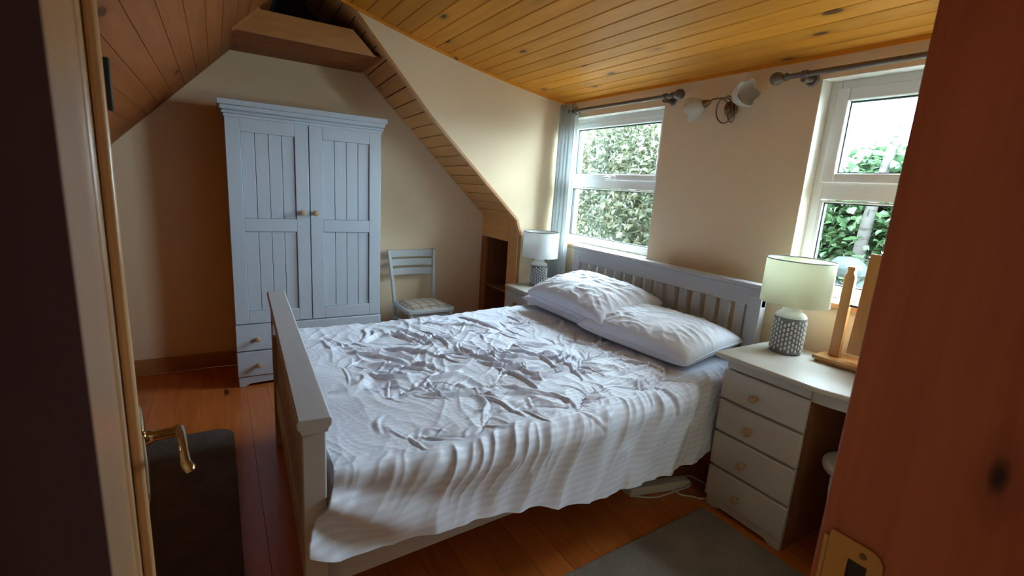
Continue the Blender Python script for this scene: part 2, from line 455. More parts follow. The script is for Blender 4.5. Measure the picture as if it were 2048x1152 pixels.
# window wall with two openings
W1 = (-3.346, -2.285, 1.035, 2.035); W2 = (-1.332, -0.40, 1.02, 2.055)
wb = MB(); Y0, Y1 = WY, WY + 0.22; zb = -0.1
zt = 2.36
wb.box(GX, W1[0], Y0, Y1, zb, zt).box(W1[0], W1[1], Y0, Y1, zb, W1[2]).box(W1[0], W1[1], Y0, Y1, W1[3], zt)
wb.box(W1[1], W2[0], Y0, Y1, zb, zt).box(W2[0], W2[1], Y0, Y1, zb, W2[2]).box(W2[0], W2[1], Y0, Y1, W2[3], zt)
wb.box(W2[1], 0.3, Y0, Y1, zb, zt)
structure(obj('wall_window', wb, 'plaster'))

# cheek wall of the dormer (edge follows the main roof)
edge = [(0.35, 2.86), (0.742, 2.515), (1.31, 1.90), (2.085, 1.192), (2.122, 1.075), (2.13, 0.0)]
top = [(yy, ceil_z(yy) + 0.03) for yy in np.linspace(WY + 0.05, 0.35, 14)]
top[-1] = (0.35, 2.9)
poly = edge + [(WY + 0.05, 0.0)] + top
structure(obj('wall_cheek', MB().prism(poly, 'X', CHX - 0.016, CHX), 'plaster'))
# thin edging strip along the opening
ed = [Vector((0, a, b)) for a, b in [(0.742, 2.515), (1.31, 1.90), (2.085, 1.192), (2.122, 1.075), (2.125, 0.0)]]
tb = MB()
for a, b in zip(ed[:-1], ed[1:]):
    d = (b - a).normalized(); nrm = Vector((0, -d.z, d.y))
    if nrm.y < 0: nrm = -nrm
    q = [a, b, b + nrm * 0.022, a + nrm * 0.022]
    tb.prism([(p.y, p.z) for p in q], 'X', CHX, CHX + 0.010)
structure(obj('trim_cheek', tb, 'trim_pine', None, 0.002))

# dormer ceiling: boards along the window wall
ce = sroot('ceiling')
ce_len = -0.26 - CHX
bwid = 0.098
pm = plank_mesh('ceiling_board', ce_len, bwid - 0.0012, 0.014, 0.0045)
s_y = WY - bwid / 2
while s_y > 0.34:
    zc = ceil_z(s_y); sl = (ceil_z(s_y - 0.02) - ceil_z(s_y + 0.02)) / 0.04
    link('ceiling_board', pm, 'ceiling_pine', ce, (CHX, s_y, zc), (-math.atan(sl), 0, 0))
    s_y -= bwid * math.cos(math.atan(sl))
bk = MB()
ys = np.linspace(WY + 0.2, 0.30, 20)
bk.prism([(yy, ceil_z(yy) + 0.02) for yy in ys] + [(yy, ceil_z(yy) + 0.05) for yy in ys[::-1]], 'X', CHX - 0.02, 0.0)
obj('ceiling_deck', bk, 'felt_and_void_shade', ce)
# beads where the ceiling meets the walls
cb = MB(); pts = [(yy, ceil_z(yy)) for yy in np.linspace(WY - 0.002, 0.5, 16)]
cb.prism([(a, b - 0.016) for a, b in pts] + [(a, b) for a, b in pts[::-1]], 'X', CHX, CHX + 0.012)
structure(obj('trim_ceiling_cheek', cb, 'ceiling_pine'))
structure(bx('trim_ceiling_window', CHX, -0.26, WY - 0.012, WY, ceil_z(WY) - 0.018, ceil_z(WY) + 0.006, 'ceiling_pine'))

# left slope: main roof boards
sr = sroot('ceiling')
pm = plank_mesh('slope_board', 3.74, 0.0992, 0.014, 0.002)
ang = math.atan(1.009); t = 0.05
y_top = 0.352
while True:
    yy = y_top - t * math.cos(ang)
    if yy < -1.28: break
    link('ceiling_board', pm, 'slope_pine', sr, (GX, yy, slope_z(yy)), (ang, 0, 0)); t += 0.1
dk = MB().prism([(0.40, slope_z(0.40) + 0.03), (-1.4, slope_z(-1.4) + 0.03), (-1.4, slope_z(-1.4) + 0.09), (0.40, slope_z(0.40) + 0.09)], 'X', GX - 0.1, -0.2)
obj('slope_deck', dk, 'felt_and_void_shade', sr)

# right soffit: short boards between the gable and the cheek wall
sf = sroot('ceiling')
G = [(0.60, 2.634), (1.00, 2.254), (2.13, 1.18)]
K = [(0.60, 2.664), (0.742, 2.515), (1.31, 1.90), (2.085, 1.192)]
def along(poly, t):
    seg = [math.dist(a, b) for a, b in zip(poly[:-1], poly[1:])]; d = t * sum(seg)
    for a, b, s in zip(poly[:-1], poly[1:], seg):
        if d <= s + 1e-9: f = d / s; return (a[0] + (b[0] - a[0]) * f, a[1] + (b[1] - a[1]) * f)
        d -= s
    return poly[-1]
n = 21
XG, XC = GX, CHX - 0.017
for i in range(n):
    t0, t1 = i / n + 0.0016, (i + 1) / n - 0.0016
    a0, a1, c0, c1 = along(G, t0), along(G, t1), along(K, t0), along(K, t1)
    n_ = Vector((0, 0.72, 0.69)) * 0.014
    q = [Vector((XG, *a0)), Vector((XG, *a1)), Vector((XC, *c1)), Vector((XC, *c0))]
    bm_ = MB().add(q + [p + n_ for p in q], [(0, 1, 2, 3), (7, 6, 5, 4), (0, 4, 5, 1), (1, 5, 6, 2), (2, 6, 7, 3), (3, 7, 4, 0)])
    obj('ceiling_board', bm_, 'soffit_pine', sf)
nn = Vector((0, 0.72, 0.69))
q = [Vector((XG, *G[0])), Vector((XG, *G[-1])), Vector((XC, *K[-1])), Vector((XC, *K[0]))]
q = [p + nn * 0.018 for p in q]
obj('soffit_deck', MB().add(q + [p + nn * 0.03 for p in q], [(0, 1, 2, 3), (7, 6, 5, 4), (0, 4, 5, 1), (1, 5, 6, 2), (2, 6, 7, 3), (3, 7, 4, 0)]), 'felt_and_void_shade', sf)

# flat collar ceiling with its upstand plank and the roof void, its shade painted as black lining
cc = sroot('ceiling')
PX = -3.42
for i in range(6):
    x0 = GX + 0.001 + i * 0.0965
    obj('ceiling_board', MB().box(x0, x0 + 0.0945, 0.105, 1.0, 2.240, 2.254), 'slope_pine', cc, 0.003, seg=1)
up = obj('upstand_plank', MB().prism([(0.118, 2.240), (0.945, 2.240), (0.80, 2.375), (0.262, 2.375)], 'X', PX, PX + 0.02), 'trim_pine', cc, 0.003)
st = MB().prism([(0.112, 2.236), (0.128, 2.226), (0.272, 2.372), (0.258, 2.384)], 'X', PX + 0.021, PX + 0.034)
obj('edge_strip', st, M['trim_pine'], cc, 0.002)
vb = MB()
vb.box(GX + 0.002, GX + 0.012, 0.25, 1.0, 2.37, 3.06)
vb.box(GX, CHX, 0.24, 1.0, 3.05, 3.08)
vb.prism([(0.352, slope_z(0.352) + 0.002), (0.30, 3.06), (0.28, 3.06), (0.33, slope_z(0.352) + 0.002)], 'X', GX, CHX)
vb.box(CHX, CHX + 0.02, 0.25, 0.75, 2.62, 3.06)
vb.box(GX, PX - 0.01, 0.15, 0.99, 2.256, 2.268)
vb.prism([(0.60, 2.66), (0.75, 3.06), (0.77, 3.06), (0.64, 2.66)], 'X', GX, CHX)
obj('void_shade', vb, 'felt_and_void_shade', cc)
obj('ridge_beam', MB().box(GX + 0.012, -3.55, 0.66, 0.74, 2.66, 2.80), 'slope_pine', cc, 0.004)

# eaves wall in the alcove, boarded, with a shelf recess
ev = sroot('wall_eaves')
EY = 2.122
obj('side_board', MB().box(-3.515, CHX - 0.017, EY, EY + 0.02, 0, 1.20), 'soffit_pine', ev, 0.003)
obj('head_board', MB().box(GX + 0.002, -3.518, EY, EY + 0.02, 0.995, 1.20), 'soffit_pine', ev, 0.003)
obj('side_board', MB().box(GX + 0.002, -3.90, EY, EY + 0.02, 0, 0.992), 'slope_pine', ev, 0.003)
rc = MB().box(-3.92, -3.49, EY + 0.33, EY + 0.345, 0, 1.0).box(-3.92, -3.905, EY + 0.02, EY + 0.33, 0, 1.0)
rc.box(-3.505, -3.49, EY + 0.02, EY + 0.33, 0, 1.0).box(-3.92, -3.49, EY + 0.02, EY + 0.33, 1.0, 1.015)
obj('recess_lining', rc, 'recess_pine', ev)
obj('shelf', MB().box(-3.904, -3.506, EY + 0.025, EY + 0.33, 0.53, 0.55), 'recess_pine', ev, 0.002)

# windows -----------------------------------------------------------
def window(nm, W, yf, zm0, zm1, top_sash, label):
    x0, x1, z0, z1 = W
    r = sroot(nm, label)
    fw = 0.052; d = 0.07
    f = MB()
    f.box(x0, x0 + fw, yf, yf + d, z0, z1).box(x1 - fw, x1, yf, yf + d, z0, z1)
    f.box(x0 + fw, x1 - fw, yf, yf + d, z1 - fw, z1).box(x0 + fw, x1 - fw, yf, yf + d, z0, z0 + 0.045)
    f.box(x0 + fw, x1 - fw, yf, yf + d, zm0 + 0.005, zm1 - 0.02)
    obj('frame', f, 'upvc', r, 0.006)
    # opening top light: a sash standing proud
    sw = 0.048 if top_sash else 0.03
    a0, a1, b0, b1 = x0 + fw - 0.012, x1 - fw + 0.012, zm1 - 0.045, z1 - fw + 0.012
    s = MB().box(a0, a0 + sw + 0.012, yf - 0.018, yf + 0.045, b0, b1).box(a1 - sw - 0.012, a1, yf - 0.018, yf + 0.045, b0, b1)
    s.box(a0 + sw + 0.012, a1 - sw - 0.012, yf - 0.018, yf + 0.045, b1 - sw - 0.012, b1).box(a0 + sw + 0.012, a1 - sw - 0.012, yf - 0.018, yf + 0.045, b0, b0 + 0.045)
    obj('sash', s, 'upvc', r, 0.006)
    g0, g1, h0, h1 = a0 + sw + 0.012, a1 - sw - 0.012, b0 + 0.045, b1 - sw - 0.012
    def gasket(nm_, p, q, u, w):
        k = MB(); e = 0.006
        k.box(p, p + e, yf + 0.010, yf + 0.034, u, w).box(q - e, q, yf + 0.010, yf + 0.034, u, w)
        k.box(p + e, q - e, yf + 0.010, yf + 0.034, u, u + e).box(p + e, q - e, yf + 0.010, yf + 0.034, w - e, w)
        obj('gasket', k, 'gasket', r)
        obj('glass_pane', MB().box(p, q, yf + 0.020, yf + 0.024, u, w), 'glass', r)
    gasket('g', g0, g1, h0, h1)
    lb = MB(); c0, c1, e0, e1 = x0 + fw, x1 - fw, z0 + 0.045, zm0
    lb.box(c0, c0 + 0.014, yf - 0.004, yf + 0.02, e0, e1).box(c1 - 0.014, c1, yf - 0.004, yf + 0.02, e0, e1)
    lb.box(c0 + 0.014, c1 - 0.014, yf - 0.004, yf + 0.02, e0, e0 + 0.014).box(c0 + 0.014, c1 - 0.014, yf - 0.004, yf + 0.02, e1 - 0.010, e1)
    obj('glazing_bead', lb, 'upvc', r, 0.003)
    gasket('g', c0 + 0.014, c1 - 0.014, e0 + 0.014, e1 - 0.010)
    hx = (x0 + x1) / 2 + 0.02
    hd = MB().box(hx - 0.055, hx + 0.055, yf - 0.032, yf - 0.019, b0 + 0.012, b0 + 0.034).box(hx - 0.055, hx + 0.01, yf - 0.05, yf - 0.032, b0 + 0.014, b0 + 0.028)
    obj('handle', hd, 'upvc', r, 0.004)
    # painted reveal lining and the pine sill board
    rl = MB()
    rl.box(x0, x0 + 0.004, WY, yf, z0, z1).box(x1 - 0.004, x1, WY, yf, z0, z1).box(x0, x1, WY, yf, z1 - 0.004, z1)
    obj('reveal_lining', rl, 'reveal', r)
    return r
w1 = window('window_1', W1, 2.585, 1.49, 1.60, False, 'white framed window over the bed with pale shrub outside')
w2 = window('window_2', W2, 2.59, 1.49, 1.62, True, 'white framed window behind the dressing table with open sky at top')
for W, r in ((W1, w1), (W2, w2)):
    obj('window_sill', MB().box(W[0] - 0.0, W[1] + 0.0, WY - 0.022, 2.60, W[2] - 0.028, W[2] + 0.002), 'reveal', r, 0.004)
    obj('sill_edge', MB().box(W[0] - 0.03, W[1] + 0.03, WY - 0.034, WY - 0.0225, W[2] - 0.032, W[2] - 0.004), 'trim_pine', r, 0.003)

# doorway wall, jambs, hall --------------------------------------------------
DX0, DX1 = -0.263, -0.11
dwm = MB().box(DX0 + 0.005, DX1, -1.3, -0.085, 0, 2.7).box(DX0 + 0.005, DX1, 0.735, WY, 0, 2.7).box(DX0 + 0.005, DX1, -0.085, 0.735, 2.03, 2.7)
structure(obj('wall_doorway', dwm, 'plaster'))
jr = structure(obj('trim_jamb', MB().box(DX0, DX1 + 0.09, 0.700, 0.734, 0, 2.03), 'jamb_pine', None, 0.003), 'reddish pine door jamb with brass strike plate')
structure(obj('trim_jamb', MB().box(DX0 + 0.012, DX1 + 0.02, -0.084, -0.050, 0, 2.03), 'jamb_shaded', None, 0.003), 'pine door jamb coloured dark for shade beside the open door')
structure(obj('trim_head', MB().box(DX0, DX1 + 0.02, -0.05, 0.70, 1.995, 2.03), 'jamb_pine', None, 0.003))
# strike plate with bolt hole, rounded on the far side
rc = []
for k in range(7): a = PI / 2 * k / 6; rc.append((-0.202 + 0.018 * math.sin(a), 1.022 - 0.018 + 0.018 * math.cos(a)))
for k in range(7): a = PI / 2 * k / 6; rc.append((-0.202 + 0.018 * math.cos(a), 0.922 + 0.018 - 0.018 * math.sin(a)))
outer = [(-0.248, 1.018), (-0.246, 1.022)] + rc + [(-0.246, 0.922), (-0.248, 0.926)]
hole = [(-0.222, 0.995), (-0.200, 0.995), (-0.200, 0.955), (-0.222, 0.955)]
bm = bmesh.new()
vo = [bm.verts.new((a, 0.6985, b)) for a, b in outer]; vi = [bm.verts.new((a, 0.6985, b)) for a, b in hole]
eo = [bm.edges.new((vo[i], vo[(i + 1) % len(vo)])) for i in range(len(vo))]; ei = [bm.edges.new((vi[i], vi[(i + 1) % 4])) for i in range(4)]
bmesh.ops.triangle_fill(bm, use_beauty=True, edges=eo + ei)
ext = bmesh.ops.extrude_face_region(bm, geom=bm.faces[:])
bmesh.ops.translate(bm, verts=[e for e in ext['geom'] if isinstance(e, bmesh.types.BMVert)], vec=(0, -0.0022, 0))
bmesh.ops.recalc_face_normals(bm, faces=bm.faces)
me = bpy.data.meshes.new('strike_plate'); bm.to_mesh(me); bm.free()
sp = link('strike_plate', me, 'brass_dull', jr)
obj('bolt_hole', MB().box(-0.2215, -0.2005, 0.6983, 0.6995, 0.9555, 0.9945), 'black', sp)
for zz in (1.008, 0.936):
    obj('screw', MB().lathe([(0.0045, 0), (0.004, 0.001)], 16), 'bronze', sp, loc=(-0.207, 0.6963, zz), rot=(PI / 2, 0, 0))
lipm = MB().box(-0.2545, -0.248, 0.6962, 0.699, 0.935, 1.01)
obj('lip', lipm, 'brass_dull', sp, 0.001)
hl = MB().box(1.4, 1.5, -0.95, 1.65, 0, 2.4).box(DX1, 1.5, -0.95, -0.85, 0, 2.4).box(DX1, 1.5, 1.55, 1.65, 0, 2.4)
structure(obj('wall_hall', hl, 'plaster'))
structure(bx('ceiling_hall', DX1, 1.5, -0.95, 1.65, 2.4, 2.46, 'plaster'))

# the open door: panelled pine leaf, hinged on the near jamb
dl = sroot('door_1', 'open pine door with brass lever handle', (-0.262, -0.0535, 0.0))
ddir = Vector((-0.72, -0.0833, 0)).normalized()
dl.rotation_euler = (0, 0, math.atan2(-ddir.y, -ddir.x))     # local -X runs to the free edge, local +Y is the hall face
L = 0.735; TH = 0.042
st_w = 0.20
fr = MB()
fr.box(-st_w, 0, -TH, 0, 0.012, 1.985).box(-L, -L + 0.10, -TH, 0, 0.012, 1.985)
for z0, z1 in ((0.012, 0.22), (1.86, 1.985)):
    fr.box(-L + 0.10, -st_w, -TH, 0, z0, z1)
obj('door_frame', fr, 'door_pine', dl, 0.003)
for a, b in ((-L + 0.10, -st_w),):
    for z0, z1 in ((0.22, 1.86),):
        p = MB().box(a, b, -TH + 0.012, -0.014, z0, z1)
        obj('panel', p, 'door_pine', dl)
        mo = MB(); w_ = 0.016
        mo.box(a, a + w_, -0.013, 0.003, z0, z1).box(b - w_, b, -0.013, 0.003, z0, z1).box(a + w_, b - w_, -0.013, 0.003, z0, z0 + w_).box(a + w_, b - w_, -0.013, 0.003, z1 - w_, z1)
        obj('moulding', mo, 'door_pine', dl, 0.005)
# handle: long domed plate, neck, lever pointing back to the hinges
hx = -0.688
prof = []
hp = MB()
nz = 15
outl = []
for k in range(nz):
    q = k / (nz - 1); z = 0.860 + 0.195 * q
    w_ = 0.019 * (1 - 0.75 * abs(2 * q - 1) ** 5); outl.append((z, w_))
vs_ = []; fs = []
ring = [(-1, 0), (-0.8, 0.6), (-0.35, 1), (0.35, 1), (0.8, 0.6), (1, 0)]
for z, w_ in outl:
    for a, h in ring: vs_.append((hx + a * w_, 0.001 + h * 0.007 * (w_ / 0.019), z))
for k in range(nz - 1):
    for j in range(5): fs.append((k * 6 + j, k * 6 + j + 1, (k + 1) * 6 + j + 1, (k + 1) * 6 + j))
fs.append(tuple(range(6))); fs.append(tuple(range((nz - 1) * 6, nz * 6)))
hr = obj('handle', MB().add(vs_, fs), 'brass', dl, smooth=50)
obj('neck', MB().tube([(hx, 0.006, 0.993), (hx, 0.014, 0.993), (hx, 0.018, 0.993), (hx, 0.052, 0.993)], [0.014, 0.012, 0.009, 0.009], 14), 'brass', hr, smooth=50)
obj('lever', MB().tube([(hx - 0.012, 0.052, 0.993), (hx, 0.055, 0.994), (hx + 0.03, 0.056, 0.998), (hx + 0.08, 0.055, 0.994), (hx + 0.115, 0.056, 0.988), (hx + 0.128, 0.060, 0.986), (hx + 0.134, 0.062, 0.988)], [0.007, 0.0085, 0.0070, 0.0065, 0.0075, 0.008, 0.003], 14), 'brass', hr, smooth=50)
obj('keyhole', MB().box(hx - 0.004, hx + 0.004, 0.0075, 0.0085, 0.905, 0.925), 'black', hr)
obj('dark_block', MB().box(-L + 0.082, -L + 0.098, 0.0, 0.010, 1.52, 1.59), 'black', dl, 0.002)  # small raised dark block near the free edge
for z in (0.25, 1.72):
    obj('hinge', MB().tube([(0.004, -0.004, z), (0.004, -0.004, z + 0.09)], 0.006, 10), 'brass_dull', dl)

# ------------------------------------------------------------------ wardrobe
wd = thing('wardrobe', 'tall grey painted two-door wardrobe with boarded door panels against the gable wall', 'wardrobe', (-3.75, 0.54, 0))
ox, oy = 3.75, -0.54
def wbx(nm, x0, x1, y0, y1, z0, z1, parent=wd, bevel=0.003, mat='grey_paint'):
    return bx(nm, x0 + ox, x1 + ox, y0 + oy, y1 + oy, z0, z1, mat, parent, bevel)
XF = -3.52
wbx('carcass', GX + 0.02, XF - 0.022, 0.062, 1.018, 0.07, 1.775)
# cornice: stepped mouldings
cn = MB()
for (e, z0, z1) in ((0.006, 1.765, 1.785), (0.016, 1.785, 1.80), (0.010, 1.80, 1.806), (0.024, 1.806, 1.832), (0.036, 1.832, 1.866)):
    cn.box(GX + 0.02 + ox, XF + e + ox, 0.062 - e + oy, 1.018 + e + oy, z0, z1)
obj('cornice', cn, 'grey_paint', wd, 0.004)
knob_mb = MB().lathe([(0.009, 0), (0.008, 0.010), (0.0105, 0.015), (0.017, 0.021), (0.0185, 0.027), (0.016, 0.033), (0.009, 0.036)], 20)
knob_me = knob_mb.mesh('knob', 40)
def knob(parent, x, y, z, axis='X'):
    rot = {'X': (0, PI / 2, 0), '-Y': (PI / 2, 0, 0)}[axis]
    return link('knob', knob_me, 'knob_wood', parent, (x, y, z), rot)
for (d0, d1, ky) in ((0.060, 0.5335, 0.489), (0.5395, 1.019, 0.571)):
    s = 0.082; zz = [0.445, 0.530, 1.066, 1.150, 1.685, 1.768]
    dr = MB()
    dr.box(XF - 0.020 + ox, XF + ox, d0 + oy, d0 + s + oy, zz[0], zz[5]).box(XF - 0.020 + ox, XF + ox, d1 - s + oy, d1 + oy, zz[0], zz[5])
    for z0, z1 in ((zz[0], zz[1]), (zz[2], zz[3]), (zz[4], zz[5])):
        dr.box(XF - 0.020 + ox, XF + ox, d0 + s + oy, d1 - s + oy, z0, z1)
    do = obj('door', dr, 'grey_paint', wd, 0.0025)
    wpan = (d1 - d0 - 2 * s) / 4
    for z0, z1 in ((zz[1], zz[2]), (zz[3], zz[4])):
        for k in range(4):
            a = d0 + s + k * wpan
            obj('panel_board', MB().box(XF - 0.019 + ox, XF - 0.011 + ox, a + 0.0008 + oy, a + wpan - 0.0008 + oy, z0, z1), 'grey_paint', do, 0.0028, seg=1)
    knob(do, XF + ox, ky + oy, 1.195)
for z0, z1 in ((0.255, 0.438), (0.072, 0.248)):
    d_ = wbx('drawer', XF - 0.02, XF + 0.006, 0.056, 1.024, z0, z1, wd, 0.005)
    for ky in (0.185, 0.895): knob(d_, XF + 0.006 + ox, ky + oy, (z0 + z1) / 2 - 0.008)
pl = [(0.062, 0.0), (0.10, 0.0), (0.13, 0.018), (0.25, 0.022), (0.83, 0.022), (0.95, 0.018), (0.98, 0.0), (1.018, 0.0), (1.018, 0.07), (0.062, 0.07)]
obj('plinth', MB().prism([(a + oy, b) for a, b in pl], 'X', XF - 0.02 + ox, XF + ox), 'grey_paint', wd, 0.002)
for yp in (0.062, 1.0): obj('side_plinth', MB().box(GX + 0.02 + ox, XF - 0.022 + ox, yp + oy, yp + 0.018 + oy, 0, 0.07), 'grey_paint', wd)

# ------------------------------------------------------------------ chair in the corner
ch = thing('chair', 'grey slat-back wooden chair with plaid padded seat between wardrobe and bed', 'chair', (-3.68, 1.43, 0), 0.06)
sp_ = [(-0.20, -0.16), (-0.17, -0.19), (0.14, -0.215), (0.17, -0.20), (0.185, -0.15), (0.185, 0.15), (0.17, 0.20), (0.14, 0.215), (-0.17, 0.19), (-0.20, 0.16)]
obj('seat', MB().prism(sp_, 'Z', 0.415, 0.447), 'chair_paint', ch, 0.006)
cu = MB(); nu, nv = 17, 17; P = []
for i in range(nu):
    for j in range(nv):
        u = -1 + 2 * i / (nu - 1); v = -1 + 2 * j / (nv - 1)
        x = -0.005 + 0.165 * u * math.sqrt(1 - 0.22 * v * v); yq = 0.185 * v * math.sqrt(1 - 0.22 * u * u)
        P.append((x, yq, 0.448 + 0.028 * ((1 - u ** 4) * (1 - v ** 4)) ** 0.5))
cu.add(P, [tuple(int(q) for q in f) for f in grid_faces(nu, nv)])
obj('seat_pad', cu, 'plaid', ch, smooth=60)
for s in (-1, 1):
    obj('leg', MB().tube([(0.16, s * 0.175, 0.0), (0.155, s * 0.175, 0.415)], [0.014, 0.019], 8), 'chair_paint', ch)
    post = [Vector((-0.20, s * 0.175, 0)), Vector((-0.185, s * 0.178, 0.42)), Vector((-0.215, s * 0.188, 0.62)), Vector((-0.265, s * 0.206, 0.875))]
    lp = MB()
    for a, b in zip(post[:-1], post[1:]):
        w_, d_ = 0.013, 0.017
        lp.add([(a.x - d_, a.y - w_, a.z), (a.x + d_, a.y - w_, a.z), (a.x + d_, a.y + w_, a.z), (a.x - d_, a.y + w_, a.z),
                (b.x - d_, b.y - w_, b.z), (b.x + d_, b.y - w_, b.z), (b.x + d_, b.y + w_, b.z), (b.x - d_, b.y + w_, b.z)],
               [(0, 3, 2, 1), (4, 5, 6, 7), (0, 1, 5, 4), (1, 2, 6, 5), (2, 3, 7, 6), (3, 0, 4, 7)])
    obj('back_leg', lp, 'chair_paint', ch, 0.003)
    obj('side_stretcher', MB().box(-0.18, 0.15, s * 0.175 - 0.008, s * 0.175 + 0.008, 0.30, 0.325).box(-0.18, 0.15, s * 0.175 - 0.008, s * 0.175 + 0.008, 0.18, 0.205), 'chair_paint', ch, 0.003)
for z0, z1 in ((0.810, 0.872), (0.738, 0.795), (0.660, 0.719)):
    n_ = 9; vs_ = []; fs = []
    for i in range(n_):
        v = -1 + 2 * i / (n_ - 1); xb = -0.225 - (z0 - 0.62) * 0.2 - 0.022 * (1 - v * v)
        for (dx, zz) in ((-0.008, z0), (0.008, z0), (0.004, z1), (-0.012, z1)): vs_.append((xb + dx, v * 0.195, zz))
    for i in range(n_ - 1):
        for j in range(4): fs.append((i * 4 + j, i * 4 + (j + 1) % 4, (i + 1) * 4 + (j + 1) % 4, (i + 1) * 4 + j))
    fs += [(0, 1, 2, 3), ((n_ - 1) * 4 + 3, (n_ - 1) * 4 + 2, (n_ - 1) * 4 + 1, (n_ - 1) * 4)]
    obj('back_slat', MB().add(vs_, fs), 'chair_paint', ch, 0.002)
obj('front_apron', MB().box(0.14, 0.16, -0.17, 0.17, 0.375, 0.415), 'chair_paint', ch, 0.002)

# ------------------------------------------------------------------ bed
BX, BY = -2.05, 1.25
bd = thing('bed', 'grey painted wooden double bed frame with slatted headboard under window', 'bed', (BX, BY, 0))
T0 = Matrix.Translation((-BX, -BY, 0))
# headboard
HX0, HX1, HY = -2.905, -1.355, 2.36
def hb(nm, mb, bev=0.004): return obj(nm, mb.xf(T0), 'bed_paint', bd, bev)
hb('headboard_post', MB().box(HX0, HX0 + 0.075, HY, HY + 0.045, 0, 0.985))
hb('headboard_post', MB().box(HX1 - 0.075, HX1, HY, HY + 0.045, 0, 0.985))
hb('headboard_rail', MB().box(HX0, HX1, HY + 0.002, HY + 0.043, 0.925, 1.02))
hb('headboard_cap', MB().box(HX0 - 0.012, HX1 + 0.012, HY - 0.014, HY + 0.058, 1.02, 1.045), 0.008)
hb('headboard_rail', MB().box(HX0 + 0.075, HX1 - 0.075, HY + 0.006, HY + 0.040, 0.40, 0.50))
nS = 15; inner = (HX1 - 0.075) - (HX0 + 0.075); pitch = inner / (nS + 0.0)
sl_me = MB().box(-0.027, 0.027, HY + 0.012 - BY, HY + 0.034 - BY, 0.50, 0.925).mesh('headboard_slat')
for i in range(nS):
    link('headboard_slat', sl_me, 'bed_paint', bd, (HX0 + 0.075 + pitch * (i + 0.5) - BX, 0, 0))
# footboard (stands slightly askew to the wall)
FT = T0 @ Matrix.Translation((-1.20, 0.182, 0)) @ Matrix.Rotation(math.radians(-2.08), 4, 'Z')
def fb(nm, mb, bev=0.004): return obj(nm, mb.xf(FT), 'bed_paint', bd, bev)
LF = 1.515
fb('footboard_post', MB().box(-0.020, -0.085, -0.030, 0.030, 0, 0.80))
fb('footboard_post', MB().box(-LF + 0.085, -LF + 0.02, -0.030, 0.030, 0, 0.80))
cap = [(-0.032, 0.800), (0.032, 0.800), (0.036, 0.812), (0.042, 0.818), (0.043, 0.836), (0.038, 0.842), (-0.038, 0.842), (-0.043, 0.836), (-0.042, 0.818), (-0.036, 0.812)]
fb('footboard_cap', MB().prism(cap, 'X', -LF, 0.0), 0.002)
fb('footboard_rail', MB().box(-LF + 0.085, -0.085, -0.020, 0.020, 0.70, 0.80))
fb('footboard_rail', MB().box(-LF + 0.085, -0.085, -0.020, 0.020, 0.22, 0.36))
for i in range(13):
    xx = -0.085 - (LF - 0.17) * (i + 0.5) / 13
    fb('footboard_slat', MB().box(xx - 0.029, xx + 0.029, -0.011, 0.011, 0.36, 0.70), 0.002)
# side rails
for (xa, xb) in ((-1.285, -1.375), (-2.69, -2.86)):
    r_ = MB().add([(xa, 0.215, 0.25), (xa - 0.025, 0.215, 0.25), (xb - 0.025, HY, 0.25), (xb, HY, 0.25), (xa, 0.215, 0.415), (xa - 0.025, 0.215, 0.415), (xb - 0.025, HY, 0.415), (xb, HY, 0.415)],
                  [(0, 1, 2, 3), (7, 6, 5, 4), (0, 4, 5, 1), (1, 5, 6, 2), (2, 6, 7, 3), (3, 7, 4, 0)])
    hb('side_rail', r_)

mt_ = thing('mattress', 'white mattress lying in the grey bed frame under the duvet', 'mattress', (BX, BY, 0.42))
obj('body', MB().prism([(-2.70 - BX, 0.245 - BY), (-1.32 - BX, 0.245 - BY), (-1.41 - BX, 2.345 - BY), (-2.83 - BX, 2.345 - BY)], 'Z', 0.0, 0.155), 'mattress', mt_, 0.03, seg=3)
obj('slatted_base', MB().prism([(-2.69 - BX, 0.25 - BY), (-1.32 - BX, 0.25 - BY), (-1.41 - BX, 2.34 - BY), (-2.83 - BX, 2.34 - BY)], 'Z', -0.08, -0.001), 'trim_pine', mt_)

